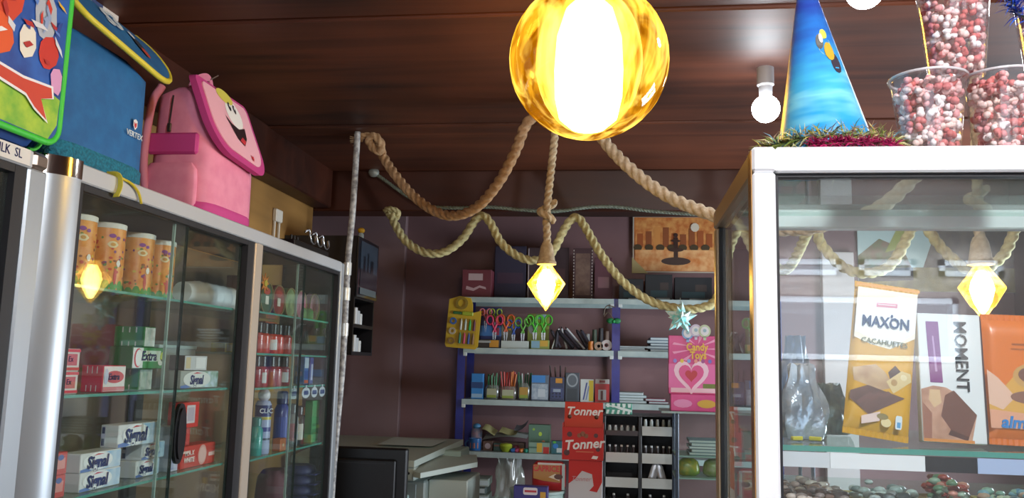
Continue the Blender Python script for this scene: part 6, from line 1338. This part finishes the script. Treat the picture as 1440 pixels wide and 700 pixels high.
# ================================================================== chocolate bars in the right cabinet
def bar(name, label, w, h, d, loc, roll, mat, crimp=.006):
    """flow-wrapped bar standing up, local front to -Y, origin at the base middle"""
    t = thing(name, label, 'chocolate', loc, 0, 'chocolate bars on the glass shelf', rot=(math.radians(-7), roll, 0)); n = 9
    def fn(u, v, sg):
        z = crimp + (h - 2 * crimp) * v; e = min(1, min(v, 1 - v) * 9) ** .5 * min(1, min(u, 1 - u) * 12) ** .5
        return ((u - .5) * w, sg * (d / 2 * e + .0003), z)
    mb = MB(); mb.grid(lambda u, v: fn(u, v, -1), 17, 21, mat); mb.grid(lambda u, v: fn(1 - u, v, 1), 17, 21, mat)
    mb.build('wrapper', t, 50)
    for z0_ in (0, h - crimp):
        mb = MB(); m = 24
        mb.grid(lambda u, v: ((u - .5) * w * 1.01, -.0006 + .0012 * (int(u * m) % 2), z0_ + crimp * v), m + 1, 2, mat); mb.grid(lambda u, v: ((.5 - u) * w * 1.01, .0008 + .0012 * (int((1 - u) * m) % 2), z0_ + crimp * v), m + 1, 2, mat); mb.build('crimped_edge', t, 0)
    return t
zsf = 1.433
BROWN, BROWN2, BROWN3 = M('#5a3d38', .4, col2='#6e4d44', scale=60), M('#b08a6a', .45, col2='#c9a880', scale=80), M('#4a2f2a', .35)
A, B_ = P(1183, 618, 'Y', .90), P(1275, 618, 'Y', .90); w_ = B_.x - A.x; h_ = P(1240, 403, 'Y', .905).z - zsf; d_ = .011
t = bar('chocolate_bar', 'yellow MAXON peanut chocolate bar, left one on the glass shelf', w_, h_, d_, ((A.x + B_.x) / 2 + .0005, .898, zsf + .0055), math.radians(8), M('#d9a32e', .3))
mb = MB(); y = -d_ / 2 - .0004
def fp(poly, m): 
    global y
    front(mb, [(x * w_, z * h_) for x, z in poly], y, m); y -= .00006
fp(rect(-.5, .965, .5, .985), M('#d9901a', .35)); fp([(-.47, .62), (-.2, .585), (.1, .57), (.47, .66), (.47, .955), (-.47, .955)], M('#f3ead2', .35)); fp([(-.47, .66), (-.1, .61), (.2, .60), (.47, .70), (.47, .90), (.2, .93), (-.2, .87), (-.47, .82)], M('#f1f1f0', .35))
fp([(-.16, .835), (.17, .845), (.17, .875), (-.16, .865)], M('#d98a9a', .35)); fp([(-.13, .85), (.14, .858), (.14, .865), (-.13, .857)], M('#efd5d8', .35))
fp([(-.45, .42), (-.1, .46), (.05, .42), (.22, .33), (.0, .30), (-.42, .34)], BROWN2); fp([(.10, .42), (.2, .47), (.33, .42), (.26, .36), (.14, .37)], BROWN3); fp([(.08, .36), (.3, .44), (.44, .43), (.46, .38), (.2, .29)], M('#d9c08a', .4)); fp(disc(.2, .36, .05, .022, 10), M('#b5905a', .4)); fp(disc(.34, .40, .05, .02, 10), M('#e6d6a8', .4))
fp([(-.46, .27), (-.2, .32), (.38, .27), (-.15, .135), (-.46, .22)], BROWN); 
for k in range(3): fp([(-.36 + .18 * k, .205 + .03 * k), (-.30 + .18 * k, .19 + .03 * k), (-.10 + .14 * k, .265 + .01 * k), (-.16 + .14 * k, .28 + .01 * k)], M('#745048', .35))
fp([(-.25, .07), (.02, .105), (.02, .165), (-.26, .12)], M('#e3c9c0', .4)); fp(disc(.12, .10, .08, .028, 12), M('#e3cf9a', .4)); fp(disc(.06, .135, .09, .02, 12), M('#8a7a4a', .4)); fp(rrect(.26, .07, .36, .155, .02), M('#d9e3e8', .4)); fp(rect(.285, .08, .34, .115), M('#5aa0d0', .4))
mb.build('printed_front', t, 0)
txt('MAXON', .0150, M('#28406a', .95), t, (.0, y - .0004, h_ * .735), (R90, -.03, 0), bold=.02, sx=.82); txt('CACAHUETES', .0072, M('#74744c', .95), t, (.0, y - .0004, h_ * .605), (R90, 0, 0), sx=1.0)
mb = MB(); front(mb, disc(.0055, h_ * .785, .0012, .0018, 8), y - .0004, M('#28406a', .95)); mb.build('letter_dot', t, 0)
A, B_ = P(1297, 622, 'Y', .895), P(1388, 622, 'Y', .895); w_ = B_.x - A.x; h_ = P(1340, 444, 'Y', .90).z - zsf; d_ = .012
t = thing('chocolate_box', 'white MOMENT chocolate carton with purple band, middle of the shelf', 'chocolate', ((A.x + B_.x) / 2 + .001, .902, zsf + .0025), 0, 'chocolate bars on the glass shelf', rot=(math.radians(-6), math.radians(1.5), 0))
MB().cbox(-w_ / 2, -d_ / 2, 0, w_ / 2, d_ / 2, h_, .0008, M('#e3e6e6', .35)).build('carton_body', t, 0)
mb = MB(); y = -d_ / 2 - .0004
fp([(-.34, .455), (-.14, .455), (-.17, .935), (-.37, .935)], M('#7d2f7a', .4)); fp([(-.255, .54), (-.22, .54), (-.255, .82), (-.28, .82)], M('#b58ab8', .4)); fp([(-.49, .01), (.26, .01), (.36, .22), (.18, .27), (.05, .38), (-.1, .42), (-.3, .43), (-.49, .40)], M('#b07f66', .4, col2='#c99a80', scale=90)); fp([(-.12, .36), (.02, .40), (.36, .22), (.22, .05), (-.06, .10), (-.2, .2)], M('#6e4234', .35)); fp([(-.06, .10), (.22, .05), (.20, .02), (-.1, .06)], M('#4f2c22', .35)); fp([(-.36, .40), (-.2, .40), (-.18, .30), (-.3, .26), (-.38, .32)], M('#d9b48a', .4)); fp([(-.48, .02), (-.36, .02), (-.34, .22), (-.48, .30)], M('#9a6450', .4)); fp([(-.49, .002), (.3, .002), (.3, .025), (-.49, .025)], M('#d98a3a', .4))
mb.build('printed_front', t, 0)
txt('MOMENT', .0165, M('#2a2a30', .95), t, (w_ * .16, y - .0004, h_ * .67), (R90, PI / 2, 0), bold=.01)
A = P(1391, 622, 'Y', .895); w_ = .062; h_ = P(1400, 443, 'Y', .90).z - zsf; d_ = .011
t = bar('chocolate_bar', 'orange chocolate bar with blue lettering, right one on the glass shelf', w_, h_, d_, (A.x + w_ / 2 + .002, .899, zsf + .0022), math.radians(1.5), M('#e0762a', .3))
mb = MB(); y = -d_ / 2 - .0004
fp([(-.5, .30), (-.1, .52), (.3, .58), (.5, .56), (.5, .12), (-.5, .12)], M('#d9a24a', .35)); fp([(-.5, .56), (-.34, .50), (-.1, .36), (-.3, .26), (-.5, .30)], M('#e3b8a0', .35)); fp(disc(.2, .52, .32, .10, 18), M('#c99a5a', .35)); fp(disc(.22, .53, .26, .07, 18), M('#7a5044', .35)); fp(disc(.14, .36, .32, .05, 18), M('#8a6050', .35)); fp([(-.5, .12), (.5, .12), (.5, .22), (-.5, .26)], M('#dfa080', .35)); fp(rect(-.1, .755, .4, .77), M('#a85a2a', .35)); fp(rect(-.12, .72, .4, .732), M('#b5632c', .35))
mb.build('printed_front', t, 0); txt('almirea', .0155, M('#2f7fc2', .95), t, (.001, y - .0004, h_ * .165), (R90, 0, 0), bold=.03, shear=.2)
# crumpled bags left of the bars
FO = M('#8f9fb0', .2, .6, col2='#c3ced8', scale=50, bump=.4)
for k, (px, py, w2, h2, c_, lb) in enumerate(((1128, 615, .05, .075, FO, 'silver blue crumpled sweets bag at the left end of the glass shelf'), (1168, 612, .045, .055, M('#9fb6b4', .3, .3, col2='#5f7480', scale=50, bump=.4), 'pale green crumpled sweets bag behind the MAXON bar'), (1120, 600, .05, .11, M('#6a8ab8', .25, .2, col2='#8fa8cc', scale=12), 'tall blue plastic bag at the back of the glass shelf'))):
    p = P(px, py, 'Y', .93 + .075 * k); mb = MB(); rr = random.Random(20 + k); ph = [rr.uniform(0, 6) for _ in range(4)]
    def cr(u, v):
        a = 2 * PI * u; q = (1 + .14 * math.sin(5 * a + ph[0] + 4 * v) + .10 * math.sin(9 * a + ph[1] - 6 * v)) * (.75 + .35 * math.sin(PI * min(1, v * 1.1 + .12))) * (1 - .35 * v); return (w2 / 2 * q * math.cos(a), .018 * q * math.sin(a), h2 * v + .0015 * math.sin(7 * a) * v)
    mb.grid(cr, 30, 12, c_, True); mb.flat([cr(i / 30, 0) for i in range(30)][::-1], c_); mb.flat([cr(i / 30, 1) for i in range(30)], c_)
    tag(put(mb.build('sweets_bag', None, 45), (p.x, .93 + .075 * k, zsf + .0008), .2 * k), lb, 'sweets', 'crumpled bags in the right cabinet')
for k, (px, lb) in enumerate(((1118, 'left'), (1145, 'right'))):
    p = P(px, 600, 'Y', .90); mb = MB().cbox(-.006, -.0025, 0, .006, .0025, .004, .0008, M('#c9c02e', .4)); tag(put(mb.build('sweet', None), (p.x, .892 + .004 * k, zsf + .0008), .5 - k), lb + ' small yellow wrapped sweet lying in front of the silver bag', 'sweet', 'yellow sweets')
# lower shelf: sweets in low trays
zl = 1.3725
def sweets(label, xa, xb, cols, seed, n=110, Y0_=.858, Y1_=.95, hh=.012, s=(.004, .007)):
    rr = random.Random(seed); t = thing('sweets_tray', label, 'sweets', ((xa + xb) / 2, (Y0_ + Y1_) / 2, zl)); w2, d2 = (xb - xa) / 2, (Y1_ - Y0_) / 2; m = MB(); tm = M('#b9a668', .4)
    m.box(-w2, -d2, 0, w2, d2, .001, tm)
    for b in ((-w2, -d2, .001, w2, -d2 + .001, .005), (-w2, d2 - .001, .001, w2, d2, .008), (-w2, -d2, .001, -w2 + .001, d2, .008), (w2 - .001, -d2, .001, w2, d2, .008)): m.box(*b, tm)
    m.build('tray', t, 0); mb = MB()
    for k in range(n):
        x, y_ = rr.uniform(-w2 + .008, w2 - .008), rr.uniform(-d2 + .008, d2 - .008); hz = rr.uniform(.005, hh + .010 * (1 - abs(x) / w2) * (y_ / d2 * .5 + .5)); q = rr.uniform(*s); mb.ell((x, y_, hz), q, q * .8, q * .6, M(rr.choice(cols), .3), 6, 4)
    tag(mb.build('sweets', t, 60), kind='stuff')
sweets('tray of brown wrapped sweets under the glass shelf, left end', .150, .222, ['#8a7a74', '#a9908a', '#6a5650', '#c9b8ae', '#8a6a5a'], 1)
sweets('tray of pale silver sweets under the MAXON bar', .224, .296, ['#a9b5b2', '#c3ccca', '#7f8a88'], 2, 60)
sweets('tray of red and green sweets under the MOMENT carton', .298, .336, ['#a9463c', '#c98a7a', '#6a8a6a', '#8a3a30', '#9ab09a'], 3, 70, hh=.022)
sweets('tray of bright mixed sweets at the right end under the shelf', .352, .46, ['#7fa8b8', '#b5c0a8', '#5a8aa8', '#c9a08a', '#8fb0a0'], 4, 120)
